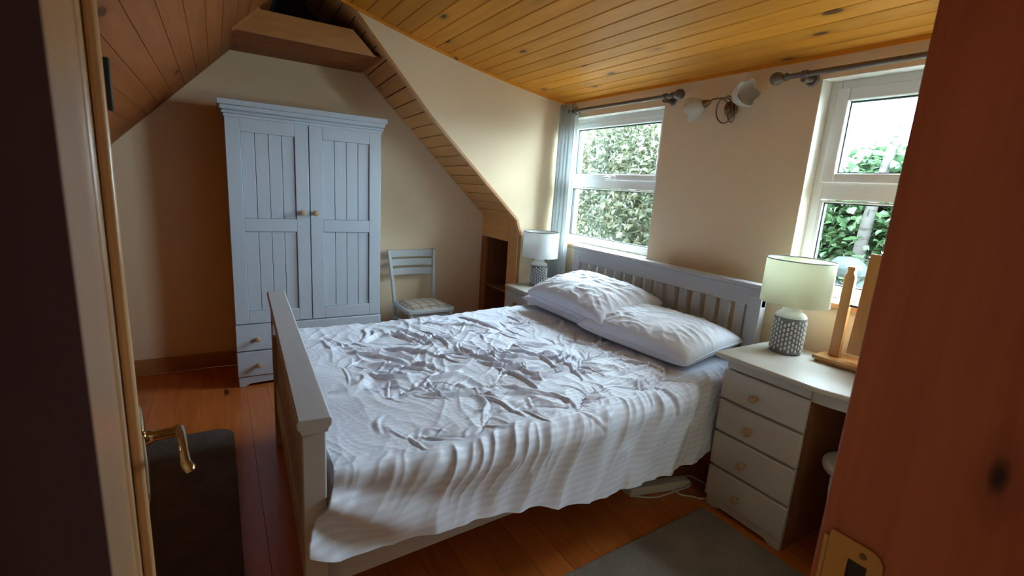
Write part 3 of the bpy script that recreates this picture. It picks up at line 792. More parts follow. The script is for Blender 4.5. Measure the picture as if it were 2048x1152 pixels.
# ------------------------------------------------------------------ duvet
def make_duvet():
    zt = 0.622; r = 0.075
    nF, nC, nT, nN, nY = 24, 18, 400, 120, 600
    # position across: -1..0 far drape, 0..1 etc. built as list of columns
    ty = np.linspace(0, 1, nY)
    cols = []      # (kind, fraction)
    for k in range(nF): cols.append(('far', k / nF))
    for k in range(nC): cols.append(('fc', k / nC))
    for k in range(nT): cols.append(('top', k / nT))
    for k in range(nC): cols.append(('nc', k / nC))
    for k in range(nN + 1): cols.append(('near', k / nN))
    nA = len(cols)
    Pn = np.zeros((nA, nY, 3)); Nn = np.zeros((nA, nY, 3)); A = np.zeros((nA, nY)); 
    yb = 0.238 + ty * (2.335 - 0.238)
    xn = np.interp(yb, [0.2, 0.6, 1.2, 1.75, 1.95, 2.34], [-1.215, -1.20, -1.215, -1.24, -1.29, -1.325])
    xfar = np.interp(yb, [0.2, 2.34], [-2.745, -2.87])
    hemz = np.interp(yb, [0.2, 0.30, 0.585, 0.77, 1.0, 1.235, 1.6, 1.92, 2.34], [0.478, 0.430, 0.405, 0.385, 0.335, 0.294, 0.286, 0.266, 0.30])
    hemz = hemz + 0.008 * perlin(yb * 7, yb * 0 + 3.3, 5)
    far_z = np.full(nY, 0.36)
    for c, (k, f) in enumerate(cols):
        if k == 'far':
            z = far_z + (zt - r - far_z) * f
            Pn[c] = np.stack([xfar - 0.0 * z, yb, z], 1); Nn[c] = (-1, 0, 0); A[c] = (xfar - xn) - 0.12 - (zt - r - z)
        elif k == 'fc':
            a = f * PI / 2
            Pn[c] = np.stack([xfar + r - r * math.cos(a), yb, np.full(nY, zt - r + r * math.sin(a))], 1); Nn[c] = (-math.cos(a), 0, math.sin(a))
            A[c] = (xfar - xn) + r - r * PI / 2 * (1 - f)
        elif k == 'top':
            x = xfar + r + (xn - r - xfar - r) * f
            Pn[c] = np.stack([x, yb, np.full(nY, zt)], 1); Nn[c] = (0, 0, 1); A[c] = x - (xn - r)
        elif k == 'nc':
            a = f * PI / 2
            Pn[c] = np.stack([xn - r + r * math.sin(a), yb, np.full(nY, zt - r + r * math.cos(a))], 1); Nn[c] = (math.sin(a), 0, math.cos(a))
            A[c] = r * a
        else:
            z = (zt - r) + (hemz - (zt - r)) * f
            fl_ = 0.03 * f * f
            Pn[c] = np.stack([xn + fl_, yb, z], 1); Nn[c] = (1, 0, 0.0); A[c] = r * PI / 2 + (zt - r - z)
    Y = np.broadcast_to(yb, A.shape).copy()
    # the near foot corner swings out round the post
    sw = sstep(0.55, 0.20, Y) * sstep(0.02, 0.20, A)
    Pn[..., 1] -= 0.085 * sw; Pn[..., 0] += 0.012 * sw
    # ---- height field
    H = np.zeros_like(A)
    topm = sstep(0.06, -0.06, A)
    wx = A + 0.05 * perlin(A * 4, Y * 4, 50); wy = Y + 0.05 * perlin(A * 4, Y * 4, 51)
    def ridges(p, q, fp, fq, seed, sharp):
        nse = perlin(p * fp, q * fq, seed); return (1 - np.minimum(1, np.abs(nse) * 1.9)) ** sharp
    H += 0.016 * fbm(A * 2.2, Y * 2.2, 1, 2)
    # puffs by the footboard
    H += 0.018 * sstep(0.75, 0.30, Y) * (0.5 + perlin(A * 4.0, Y * 2.0, 8)) * topm
    th = math.radians(22)
    p1 = wx * math.cos(th) + wy * math.sin(th); q1 = -wx * math.sin(th) + wy * math.cos(th)
    th = math.radians(-35)
    p2 = wx * math.cos(th) + wy * math.sin(th); q2 = -wx * math.sin(th) + wy * math.cos(th)
    mk = sstep(-0.05, 0.35, fbm(A * 2.2 + 7, Y * 2.2, 20, 2)); mk2 = sstep(0.05, 0.4, fbm(A * 2.0 + 17, Y * 2.0, 40, 2))
    H += 0.007 * ridges(p1, q1, 2.2, 6.0, 30, 3.0) * mk * topm + 0.006 * ridges(p2, q2, 2.6, 7.5, 33, 3.0) * mk2 * topm
    H += 0.0022 * ridges(p1, q1, 6.0, 22.0, 36, 2.4) * mk * topm + 0.0018 * ridges(p2, q2, 7.0, 24.0, 37, 2.4) * mk2 * topm
    crk = 0.55 + 0.45 * sstep(-0.3, 0.3, fbm(A * 1.7 + 3, Y * 1.7, 25, 2))
    H += (0.0085 * ridges(p1, q1, 2.6, 8.0, 130, 2.2) + 0.007 * ridges(p2, q2, 3.4, 10.0, 133, 2.4)) * crk * topm * sstep(0.25, 0.5, Y)
    H += (0.0012 * ridges(p1, q1, 8.0, 26.0, 136, 1.8) + 0.0010 * ridges(p2, q2, 10.0, 30.0, 137, 1.8)) * crk * topm
    # hand placed creases: long soft ridges with a sharp lee side
    r2 = np.random.default_rng(5)
    def crease(pts, amp, w, lee=0.45):
        pts = np.array(pts); best = np.full(A.shape, 9.0); side = np.zeros(A.shape); tt = np.zeros(A.shape)
        ln = len(pts) - 1
        lo = pts.min(0) - 4 * w; hi = pts.max(0) + 4 * w
        m_ = (A > lo[0]) & (A < hi[0]) & (Y > lo[1]) & (Y < hi[1])
        if not m_.any(): return
        a_, y_ = A[m_], Y[m_]; b_ = np.full(a_.shape, 9.0); s_ = np.zeros(a_.shape); t_ = np.zeros(a_.shape)
        for i in range(ln):
            d = pts[i + 1] - pts[i]; L2 = d @ d + 1e-9
            t = np.clip(((a_ - pts[i][0]) * d[0] + (y_ - pts[i][1]) * d[1]) / L2, 0, 1)
            ex = a_ - pts[i][0] - t * d[0]; ey = y_ - pts[i][1] - t * d[1]
            ds = np.hypot(ex, ey); u = ds < b_
            b_[u] = ds[u]; s_[u] = (d[0] * ey - d[1] * ex)[u]; t_[u] = ((i + t) / ln)[u]
        sd = np.where(s_ > 0, b_ / w, b_ / (w * lee))
        env = np.sin(np.clip(t_, 0, 1) * PI) ** 0.7
        H[m_] += amp * env * (np.exp(-sd ** 2) - 0.45 * np.exp(-((sd - 1.6) ** 2)))
    def arc(a0, y0, ang, ln, curv, k=7):
        pts = [(a0, y0)]; 
        for i in range(k):
            ang += curv / k; pts.append((pts[-1][0] + math.cos(ang) * ln / k, pts[-1][1] + math.sin(ang) * ln / k))
        return pts
    seams = ((-0.10, 0.045), (-0.42, 0.05), (-0.74, 0.05), (-1.06, 0.05))
    def seam_a(q0, amp_q, yv): return q0 + amp_q * np.sin(yv * 13.0 + q0 * 9) + 0.018 * np.sin(yv * 29 + q0 * 5)
    # long soft folds that lie slantwise over the top
    for i in range(60):
        a0 = -r2.uniform(0.12, 1.40); y0 = r2.uniform(0.40, 1.75)
        base = r2.choice([0.45, 0.95, 1.5], p=[0.5, 0.3, 0.2])
        crease(arc(a0, y0, base + r2.normal(0, 0.22), r2.uniform(0.16, 0.40), r2.normal(0, 0.9)), r2.uniform(0.009, 0.017), r2.uniform(0.013, 0.026), r2.uniform(0.25, 0.5))
    # narrow creases that spring from the stitched lines
    for q0, amp_q in seams:
        for i in range(40):
            y0 = r2.uniform(0.42, 1.85); a0 = float(seam_a(q0, amp_q, y0)); sg = r2.choice([-1, 1])
            an = (0.0 if sg > 0 else PI) + sg * r2.normal(0.45, 0.35)
            crease(arc(a0 - sg * 0.015, y0, an, r2.uniform(0.07, 0.24), sg * r2.normal(0.5, 0.7)), r2.uniform(0.003, 0.0075), r2.uniform(0.006, 0.012), r2.uniform(0.35, 0.8))
        sx = seam_a(q0, amp_q, Y)
        dd = np.abs(A - sx); on = sstep(0.45, 0.6, Y)
        H -= 0.008 * np.exp(-(dd / 0.006) ** 2) * on
        H -= 0.007 * np.exp(-(dd / 0.035) ** 2) * on
        g = perlin(Y * 34 + (A - sx) * 12, A * 1.2 + q0 * 3, 60 + int(-q0 * 100))
        H += 0.0030 * np.maximum(g, -0.3) * np.exp(-(dd / 0.05) ** 2) * on
    # drape folds, slanting towards the foot on the way down
    dm = sstep(-0.03, 0.06, A)
    yy = Y + A * 0.55 + 0.02 * perlin(A * 8, Y * 8, 70)
    fold = perlin(yy * 9.5, A * 1.6, 71); f2 = ridges(yy, A, 7.0, 1.2, 72, 1.6)
    H += dm * (0.016 * fold * (0.5 + 2.0 * np.clip(A, 0, 0.3)) + 0.012 * f2 * sstep(0.45, 0.05, A))
    pm_ = 0.25 + 1.1 * sstep(-0.25, 0.35, perlin(Y * 3.1, A * 3.0, 77))
    H += 0.0100 * pm_ * ridges(yy + 0.012 * perlin(Y * 14, A * 9, 78), A, 13.0, 2.6, 73, 2.2) * sstep(-0.07, 0.02, A) * sstep(0.24, 0.05, A)
    H += dm * 0.014 * sstep(-0.2, 0.5, perlin((Y + A * 0.9) * 4.2, A * 2.5 + 4, 79))
    H += 0.007 * ridges(yy + A * 0.4, A, 7.0, 2.4, 74, 3.0) * dm
    # deep folds pulled out of the foot corner
    fc = sstep(0.75, 0.30, Y) * dm
    rr = np.arctan2(A - 0.02, Y - 0.10); H += fc * 0.016 * np.sin(rr * 15 + 1.0)
    # flattened under the pillows, rolled hem
    H *= 1 - 0.75 * sstep(1.85, 2.0, Y) * topm
    H += 0.012 * sstep(2.30, 2.33, Y) * 0
    H = np.maximum(H, -0.028)
    H -= 0.004
    P = Pn + Nn * H[..., None]
    P[..., 1] = np.where((A < 0.02) & (P[..., 1] < 0.245), 0.245 + (P[..., 1] - 0.245) * 0.2, P[..., 1])
    me = bpy.data.meshes.new('duvet')
    F = grid_faces(nA, nY)
    me.from_pydata(P.reshape(-1, 3) - np.array([BX, BY, 0.58]), [], F.tolist())
    me.polygons.foreach_set('use_smooth', np.ones(len(F), bool))
    uvl = me.uv_layers.new(name='UVMap')
    UV = np.stack([A.ravel(), Y.ravel()], 1)
    li = np.zeros(len(me.loops), dtype=np.int32); me.loops.foreach_get('vertex_index', li)
    uvl.data.foreach_set('uv', UV[li].ravel().astype(np.float32))
    me.update()
    o = link('duvet', me, 'duvet', None, (BX, BY, 0.58))
    s = o.modifiers.new('thickness', 'SOLIDIFY'); s.thickness = 0.012; s.offset = -1
    tag(o, 'crumpled white striped duvet spread over the double bed', 'duvet')
make_duvet()

# ------------------------------------------------------------------ pillows
def pillow(label, c, rx, ry, rz, L_, D_, Hh, seed, low=0.55):
    nu, nv = 110, 80
    u = np.linspace(-1, 1, nu)[:, None] * np.ones((1, nv)); v = np.ones((nu, 1)) * np.linspace(-1, 1, nv)[None, :]
    # soft rectangle outline with pointed corners
    X = L_ / 2 * u * (1 - 0.05 * (1 - v * v)); Yp = D_ / 2 * v * (1 - 0.07 * (1 - u * u))
    e = np.clip((1 - np.abs(u) ** 2.6) * (1 - np.abs(v) ** 2.6), 0, 1) ** 0.38
    cr = (np.abs(u) * np.abs(v))
    w = 0.010 * fbm(u * 2.4, v * 2.0, seed, 3)
    ang = np.arctan2(v, u)
    def rid(a, b, s, k=1.8): return (1 - np.minimum(1, np.abs(perlin(a, b, s)) * 1.9)) ** k
    wr = 0.008 * rid(u * 2.2 + v * 3.0, v * 5 - u * 1.5, seed + 3) * sstep(0.15, 0.7, fbm(u * 1.6 + 3, v * 1.6, seed + 4, 2) + 0.45)
    wr += 0.0025 * rid(u * 4 - v * 1.5, v * 3 + u * 2, seed + 5)
    wr += 0.006 * rid(ang * 4, np.hypot(u, v) * 1.2, seed + 6) * sstep(0.35, 0.9, np.hypot(u, v))
    T = Hh * e + (w + wr) * np.minimum(1, e * 1.6)
    B = -Hh * low * e
    top_ = np.stack([X, Yp, T], 2).reshape(-1, 3); bot = np.stack([X, Yp, B], 2).reshape(-1, 3)
    F = grid_faces(nu, nv); n0 = nu * nv
    F = np.concatenate([F, F[:, ::-1] + n0])
    me = bpy.data.meshes.new('pillow'); me.from_pydata(np.concatenate([top_, bot]), [], F.tolist())
    bm = bmesh.new(); bm.from_mesh(me); bmesh.ops.remove_doubles(bm, verts=bm.verts, dist=0.0004); bmesh.ops.recalc_face_normals(bm, faces=bm.faces); bm.to_mesh(me); bm.free()
    me.polygons.foreach_set('use_smooth', [True] * len(me.polygons)); me.update()
    o = link('pillow', me, 'pillow', None, c, (rx, ry, rz))
    # piped seam round the edge
    loop = [(X[i, 0], Yp[i, 0], 0) for i in range(nu)] + [(X[-1, j], Yp[-1, j], 0) for j in range(1, nv)] + [(X[i, -1], Yp[i, -1], 0) for i in range(nu - 2, -1, -1)] + [(X[0, j], Yp[0, j], 0) for j in range(nv - 2, 0, -1)]
    obj('seam', MB().tube(loop[::3], 0.003, 6, True), 'pillow', o, smooth=60)
    return tag(o, label, 'pillow', 'pillows at the head of the bed')
pillow('white pillow lying flat underneath the plump one, mostly hidden', (-2.47, 2.085, 0.678), 0.05, 0, -0.03, 0.74, 0.46, 0.07, 100)
pillow('white pillow lying flat on the duvet beside the grey dressing table', (-1.765, 2.075, 0.704), 0.10, 0.0, 0.085, 0.75, 0.50, 0.112, 120, 0.65)
pillow('plump white pillow on top, propped against the headboard', (-2.325, 2.065, 0.778), 0.20, 0.03, 0.0, 0.78, 0.50, 0.118, 140, 0.85)

# ------------------------------------------------------------------ bedside table
ns = thing('bedside_table', 'small grey painted bedside table in the corner by the curtain', 'bedside table', (-3.07, 2.17, 0))
def nb(nm, x0, x1, y0, y1, z0, z1, bev=0.003, parent=ns): return bx(nm, x0 + 3.07, x1 + 3.07, y0 - 2.17, y1 - 2.17, z0, z1, 'desk_paint', parent, bev)
nb('tabletop', -3.275, -2.925, 1.972, 2.365, 0.658, 0.680, 0.006)
nb('carcass', -3.255, -2.945, 2.00, 2.36, 0.05, 0.658)
nb('plinth', -3.255, -2.945, 1.996, 2.36, 0.0, 0.05)
for z0, z1 in ((0.475, 0.630), (0.275, 0.465), (0.065, 0.265)):
    d_ = nb('drawer', -3.262, -2.938, 1.982, 1.999, z0, z1, 0.004)
    knob(d_, -0.03, 1.982 - 2.17, (z0 + z1) / 2, '-Y')

# ------------------------------------------------------------------ table lamps
def lamp(label, loc, shade_mat):
    lp = thing('table_lamp', label, 'lamp', loc, 0, 'pair of table lamps')
    obj('base', MB().lathe([(0.062, 0.0), (0.068, 0.004), (0.069, 0.02), (0.069, 0.165), (0.066, 0.172)], 48), 'ceramic_grey', lp, smooth=40)
    obj('shoulder', MB().lathe([(0.0665, 0.1722), (0.065, 0.180), (0.058, 0.189), (0.046, 0.196), (0.040, 0.205), (0.038, 0.235), (0.02, 0.237)], 48), 'ceramic_white', lp, smooth=60)
    # raised dashes in chevron rows round the body
    dash = MB(); cols_ = 28
    for i in range(cols_):
        a = 2 * PI * i / cols_
        for j in range(7):
            z = 0.012 + j * 0.0225 + (0.0112 if i % 2 else 0) + 0.004 * math.sin(i * 2 * PI / 6.5)
            if z + 0.017 > 0.166: continue
            e = Vector((-math.sin(a), math.cos(a), 0)); n_ = Vector((math.cos(a), math.sin(a), 0))
            hex_ = [(0, 0), (0.0045, 0.004), (0.0045, 0.015), (0, 0.019), (-0.0045, 0.015), (-0.0045, 0.004)]
            ring_ = [n_ * 0.0688 + e * p + Vector((0, 0, z + q)) for p, q in hex_]
            out_ = [n_ * 0.0712 + e * p * 0.7 + Vector((0, 0, z + 0.00875 + (q - 0.00875) * 0.8)) for p, q in hex_]
            dash.add(ring_ + out_, [(6, 7, 8, 9, 10, 11)] + [(k, (k + 1) % 6, 6 + (k + 1) % 6, 6 + k) for k in range(6)])
    o = obj('relief_pattern', dash, 'ceramic_white', lp); o['kind'] = 'stuff'
    sh = obj('lamp_shade', MB().lathe([(0.143, 0.240), (0.1415, 0.440), (0.1395, 0.440), (0.141, 0.240)], 64, cap=False), shade_mat, lp, smooth=40)
    obj('shade_rim', MB().lathe([(0.1395, 0.4385), (0.143, 0.4385), (0.143, 0.4425), (0.1395, 0.4425), (0.1395, 0.4385)], 64, cap=False), 'shade_rim', sh)
    obj('shade_rim', MB().lathe([(0.141, 0.2375), (0.1445, 0.2375), (0.1445, 0.2405), (0.141, 0.2405), (0.141, 0.2375)], 64, cap=False), shade_mat, sh)
    ss = MB()
    for k in range(3):
        a = 2 * PI * k / 3; ss.tube([(0.02 * math.cos(a), 0.02 * math.sin(a), 0.262), (0.14 * math.cos(a), 0.14 * math.sin(a), 0.262)], 0.0018, 6)
    obj('shade_ring', ss, 'plastic_white', lp)
    obj('bulb_holder', MB().lathe([(0.018, 0.237), (0.018, 0.285), (0.014, 0.29)], 16), 'plastic_white', lp)
    obj('bulb', MB().lathe([(0.013, 0.29), (0.016, 0.305), (0.028, 0.335), (0.03, 0.35), (0.022, 0.37), (0.006, 0.378)], 20), 'frosted', lp, smooth=60)
    return lp
lamp('table lamp with cream drum shade on the dressing table', (-1.155, 2.275, 0.772), 'shade')
lamp('table lamp with white drum shade on the bedside table', (-3.155, 2.215, 0.680), 'shade_white')

# ------------------------------------------------------------------ dressing table
dt = thing('dressing_table', 'grey painted dressing table with four-drawer pedestal beside the bed', 'dressing table', (-0.78, 2.17, 0))
def db(nm, x0, x1, y0, y1, z0, z1, bev=0.003, parent=dt, mat='desk_paint'): return bx(nm, x0 + 0.78, x1 + 0.78, y0 - 2.17, y1 - 2.17, z0, z1, mat, parent, bev)
tp = [(-1.290, 2.42), (-1.290, 1.945), (-1.283, 1.938), (-0.86, 1.938)]
for k in range(1, 12): a = k / 12; tp.append((-0.86 + 0.16 * a + 0.30 * 0, 1.938 + 0.035 * math.sin(a * PI / 2) ** 2))
for k in range(0, 7): a = k / 6; tp.append((-0.70 + 0.385 * a, 1.973 - 0.0 * a))
tp += [(-0.295, 1.973), (-0.295, 2.42)]
obj('tabletop', MB().prism([(a + 0.78, b - 2.17) for a, b in tp], 'Z', 0.748, 0.770), 'desk_paint', dt, 0.006)
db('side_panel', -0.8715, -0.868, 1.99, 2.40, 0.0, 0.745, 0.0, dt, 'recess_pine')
db('pedestal', -1.235, -0.872, 1.985, 2.40, 0.05, 0.748)
pp = [(-1.235, 0), (-1.19, 0), (-1.16, 0.016), (-0.945, 0.016), (-0.915, 0), (-0.872, 0), (-0.872, 0.05), (-1.235, 0.05)]
obj('plinth', MB().prism([(a + 0.78, b) for a, b in pp], 'Y', 1.972 - 2.17, 1.99 - 2.17), 'desk_paint', dt, 0.002)
db('side_plinth', -1.235, -1.218, 1.991, 2.40, 0, 0.05); db('side_plinth', -0.89, -0.872, 1.991, 2.40, 0, 0.05)
for z0, z1 in ((0.560, 0.700), (0.400, 0.548), (0.224, 0.388), (0.056, 0.212)):
    d_ = db('drawer', -1.243, -0.866, 1.960, 1.984, z0, z1, 0.005)
    knob(d_, -1.076 + 0.78, 1.960 - 2.17, (z0 + z1) / 2 - 0.01, '-Y')
db('top_rail', -1.238, -0.870, 1.972, 1.990, 0.705, 0.748)
ap = [(-0.871, 0.748), (-0.871, 0.690), (-0.80, 0.694), (-0.70, 0.704), (-0.60, 0.708), (-0.50, 0.704), (-0.40, 0.694), (-0.33, 0.690), (-0.33, 0.748)]
obj('apron', MB().prism([(a + 0.78, b) for a, b in ap], 'Y', 1.985 - 2.17, 2.003 - 2.17), 'desk_paint', dt, 0.002)
db('end_panel', -0.335, -0.315, 1.99, 2.40, 0.0, 0.748)
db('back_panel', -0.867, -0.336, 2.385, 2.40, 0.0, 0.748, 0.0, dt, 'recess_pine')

# ------------------------------------------------------------------ swing mirror
mr = thing('dressing_mirror', 'pine swing mirror standing on the dressing table by the window', 'mirror', (-0.70, 2.35, 0.770))
def mbx(nm, mb, mat='mirror_pine', bev=0.004, parent=mr): return obj(nm, mb, mat, parent, bev)
mbx('base', MB().box(-0.335, 0.32, -0.075, 0.075, 0.012, 0.030).box(-0.325, 0.31, -0.065, 0.065, 0.0, 0.012), bev=0.005)
for s in (-1, 1):
    px = -0.275 if s < 0 else 0.265
    prof = [(-0.021, 0.03), (-0.021, 0.395), (-0.017, 0.405), (-0.013, 0.412), (-0.013, 0.420), (-0.0155, 0.430), (-0.0145, 0.440), (0.0145, 0.440), (0.0155, 0.430), (0.013, 0.420), (0.013, 0.412), (0.017, 0.405), (0.021, 0.395), (0.021, 0.03)]
    mbx('post', MB().prism([(px + a, b) for a, b in prof], 'Y', -0.014, 0.014))
    obj('pivot', MB().tube([(px + s * -0.015, 0, 0.27), (px + s * -0.055, 0, 0.27)], 0.005, 10), 'black', mr)
mf = bpy.data.objects.new('mirror_frame', None)
fx0, fx1, fz0, fz1, fw_ = -0.222, 0.215, 0.065, 0.505, 0.062
f = MB().box(fx0, fx0 + fw_, -0.012, 0.012, fz0, fz1).box(fx1 - fw_, fx1, -0.012, 0.012, fz0, fz1).box(fx0 + fw_, fx1 - fw_, -0.012, 0.012, fz0, fz0 + fw_).box(fx0 + fw_, fx1 - fw_, -0.012, 0.012, fz1 - fw_, fz1)
TL = Matrix.Translation((0, 0, 0.27)) @ Matrix.Rotation(math.radians(-4), 4, 'X') @ Matrix.Translation((0, 0, -0.27))
fo = mbx('mirror_frame', f.xf(TL), bev=0.003)
obj('inner_bead', MB().box(fx0 + fw_, fx0 + fw_ + 0.010, -0.016, 0.0, fz0 + fw_, fz1 - fw_).box(fx1 - fw_ - 0.010, fx1 - fw_, -0.016, 0.0, fz0 + fw_, fz1 - fw_).box(fx0 + fw_ + 0.010, fx1 - fw_ - 0.010, -0.016, 0.0, fz0 + fw_, fz0 + fw_ + 0.010).box(fx0 + fw_ + 0.010, fx1 - fw_ - 0.010, -0.016, 0.0, fz1 - fw_ - 0.010, fz1 - fw_).xf(TL), 'mirror_pine', fo, 0.003)
obj('mirror_glass', MB().box(fx0 + fw_, fx1 - fw_, -0.004, 0.0, fz0 + fw_, fz1 - fw_).xf(TL), 'mirror', fo)
obj('backing', MB().box(fx0 + fw_, fx1 - fw_, 0.001, 0.006, fz0 + fw_, fz1 - fw_).xf(TL), 'recess_pine', fo)

# ------------------------------------------------------------------ stool in the kneehole
so = thing('stool', 'pale painted stool tucked under the dressing table', 'stool', (-0.605, 2.06, 0))
el = [(0.205 * math.cos(2 * PI * k / 32), 0.15 * math.sin(2 * PI * k / 32)) for k in range(32)]
obj('seat', MB().prism(el, 'Z', 0.445, 0.487), 'desk_paint', so, 0.016, seg=4)
obj('seat_frame', MB().box(-0.135, 0.135, -0.10, 0.10, 0.385, 0.444), 'desk_paint', so, 0.004)
for sx in (-1, 1):
    for sy in (-1, 1):
        obj('leg', MB().add([(sx * 0.105, sy * 0.102, 0), (sx * 0.08, sy * 0.102, 0), (sx * 0.08, sy * 0.08, 0), (sx * 0.105, sy * 0.08, 0),
                             (sx * 0.136, sy * 0.102, 0.44), (sx * 0.10, sy * 0.102, 0.44), (sx * 0.10, sy * 0.07, 0.44), (sx * 0.136, sy * 0.07, 0.44)],
                            [(0, 3, 2, 1), (4, 5, 6, 7), (0, 1, 5, 4), (1, 2, 6, 5), (2, 3, 7, 6), (3, 0, 4, 7)]), 'desk_paint', so, 0.003)

# ------------------------------------------------------------------ curtain and poles
def curtain():
    n_, k_ = 200, 40; W_ = 0.235
    vs_ = []
    for i in range(n_):
        t = i / (n_ - 1)
        for j in range(k_):
            q = j / (k_ - 1); z = 0.03 + 2.10 * q
            ph = t * 2 * PI * 5.0
            amp = 0.030 * (0.85 + 0.15 * math.sin(3 * q + t * 9))
            x = -3.325 + W_ * t + 0.008 * math.sin(2 * ph) + (0.010 * math.sin(4 * q + 6 * t)) * (1 - q)
            yv = 2.425 + amp * math.sin(ph + 0.5 * math.sin(2.0 * q)) + 0.004 * math.sin(9 * q + 13 * t)
            vs_.append((x + 3.2, yv - 2.42, z))
    mb = MB().add(vs_, [tuple(int(a) for a in f_) for f_ in grid_faces(n_, k_)])
    r_ = thing('curtain', 'pale grey curtain gathered in the corner beside the bedroom window', 'curtain', (-3.2, 2.42, 0))
    o = obj('fabric', mb, 'curtain', r_, smooth=80)
    sd = o.modifiers.new('thickness', 'SOLIDIFY'); sd.thickness = 0.003
    for t in (0.96,):
        a = [(0.0, 0.026 * math.cos(b), 0.026 * math.sin(b)) for b in np.linspace(0, 2 * PI, 24, endpoint=False)]
        obj('eyelet', MB().tube(a, 0.0045, 8, True), 'bronze', r_, smooth=60, loc=(-3.325 + W_ * t + 3.2, 0.005, 2.066))
curtain()

def pole(label, x0, x1, fin, ends, brackets, loc):
    r_ = thing('curtain_pole', label, 'curtain pole', loc, 0, 'curtain poles')
    obj('rod', MB().tube([(x0 - loc[0], 0, 0), (x1 - loc[0], 0, 0)], 0.013, 16), 'pole', r_, smooth=50)
    for x, d in ends:
        pr = [(0.014, 0), (0.019, 0.004), (0.019, 0.012), (0.012, 0.018), (0.012, 0.024), (0.022, 0.032), (0.029, 0.046), (0.031, 0.058), (0.027, 0.074), (0.015, 0.086), (0.002, 0.090)]
        obj('finial', MB().lathe(pr, 24), 'pole', r_, smooth=50, loc=(x - loc[0], 0, 0), rot=(0, d * PI / 2, 0))
    for x in brackets:
        b_ = MB().tube([(x - loc[0], 0.075, -0.012), (x - loc[0], 0.02, -0.018), (x - loc[0], -0.002, -0.016)], [0.013, 0.012, 0.012], 12)
        b_.lathe([(0.030, 0), (0.030, 0.006), (0.016, 0.014)], 20)
        o = MB().tube([(x - loc[0], 0.077, -0.012), (x - loc[0], 0.066, -0.012)], [0.032, 0.026], 20)
        o.tube([(x - loc[0], 0.068, -0.012), (x - loc[0], 0.02, -0.024), (x - loc[0], -0.004, -0.022)], [0.014, 0.013, 0.014], 12)
        o.tube([(x - loc[0] - 0.012, 0, -0.0), (x - loc[0] + 0.012, 0, 0.0)], 0.0185, 16)
        obj('bracket', o, 'pole', r_, smooth=50)
    return r_
pole('brown wooden curtain pole with ball finial over the bed window', -3.19, -2.17, 1, [(-2.17, 1)], [-2.225], (-2.7, 2.42, 2.068))
pole('brown wooden curtain pole over the dressing table window', -1.455, -0.30, 1, [(-1.455, -1)], [-1.375, -0.34], (-0.9, 2.42, 2.068))

# ------------------------------------------------------------------ wall light
wl = thing('wall_light', 'bronze two-arm wall light with frosted tulip shades between the windows', 'wall light', (-1.80, WY, 1.955))
obj('wall_plate', MB().lathe([(0.040, 0), (0.040, 0.006), (0.030, 0.014), (0.014, 0.020), (0.012, 0.03)], 24), 'bronze', wl, smooth=50, rot=(PI / 2, 0, 0))
ringp = [(0.0 + 0.052 * math.cos(a), -0.060 - 0.012 * math.sin(a), -0.008 + 0.066 * math.sin(a)) for a in np.linspace(0, 2 * PI, 40, endpoint=False)]
obj('scroll_ring', MB().tube(ringp, 0.0042, 8, True), 'bronze', wl, smooth=60)
ring2 = [(0.035 + 0.024 * math.cos(a), -0.045 - 0.006 * math.sin(a), -0.012 + 0.058 * math.sin(a)) for a in np.linspace(0, 2 * PI, 36, endpoint=False)]
obj('scroll_ring', MB().tube(ring2, 0.0036, 8, True), 'bronze', wl, smooth=60)
obj('hub', MB().lathe([(0.004, -0.036), (0.015, -0.03), (0.021, -0.012), (0.021, 0.008), (0.013, 0.026), (0.004, 0.032)], 20), 'bronze', wl, smooth=60, loc=(0.012, -0.045, 0.008))
def tulip(end, direction, armpts):
    d = Vector(direction).normalized(); rot = Vector((0, 0, 1)).rotation_difference(d).to_euler()
    obj('arm', MB().tube(armpts, 0.0048, 10), 'bronze', wl, smooth=60)
    cup = obj('lamp_cup', MB().lathe([(0.005, -0.030), (0.010, -0.022), (0.018, -0.006), (0.023, 0.006), (0.023, 0.012)], 20), 'bronze', wl, smooth=60, loc=end, rot=rot)
    n_, k_ = 48, 14; vs_ = []
    for j in range(k_):
        q = j / (k_ - 1)
        rr = 0.020 + 0.046 * math.sin(min(1, q * 1.15) * PI / 2) ** 0.8 - 0.004 * max(0, q - 0.8) * 5 * 0.2
        for i in range(n_):
            a = 2 * PI * i / n_; sc = 1 + 0.09 * q ** 2 * math.cos(5 * a)
            vs_.append((rr * sc * math.cos(a), rr * sc * math.sin(a), 0.010 + 0.095 * q + 0.008 * q ** 3 * math.cos(5 * a)))
    fs = []
    for j in range(k_ - 1):
        for i in range(n_): fs.append((j * n_ + i, j * n_ + (i + 1) % n_, (j + 1) * n_ + (i + 1) % n_, (j + 1) * n_ + i))
    sh = obj('glass_shade', MB().add(vs_, fs), 'frosted', wl, smooth=80, loc=end, rot=rot)
    sd = sh.modifiers.new('thickness', 'SOLIDIFY'); sd.thickness = 0.003
tulip((-0.105, -0.09, 0.038), (-1.0, -0.25, -0.38), [(0.01, -0.05, 0.03), (-0.02, -0.07, 0.058), (-0.06, -0.085, 0.056), (-0.09, -0.09, 0.044)])
tulip((0.070, -0.085, 0.046), (1.0, -0.35, 0.10), [(0.01, -0.05, 0.03), (0.0, -0.075, 0.055), (0.03, -0.085, 0.062), (0.055, -0.085, 0.050)])

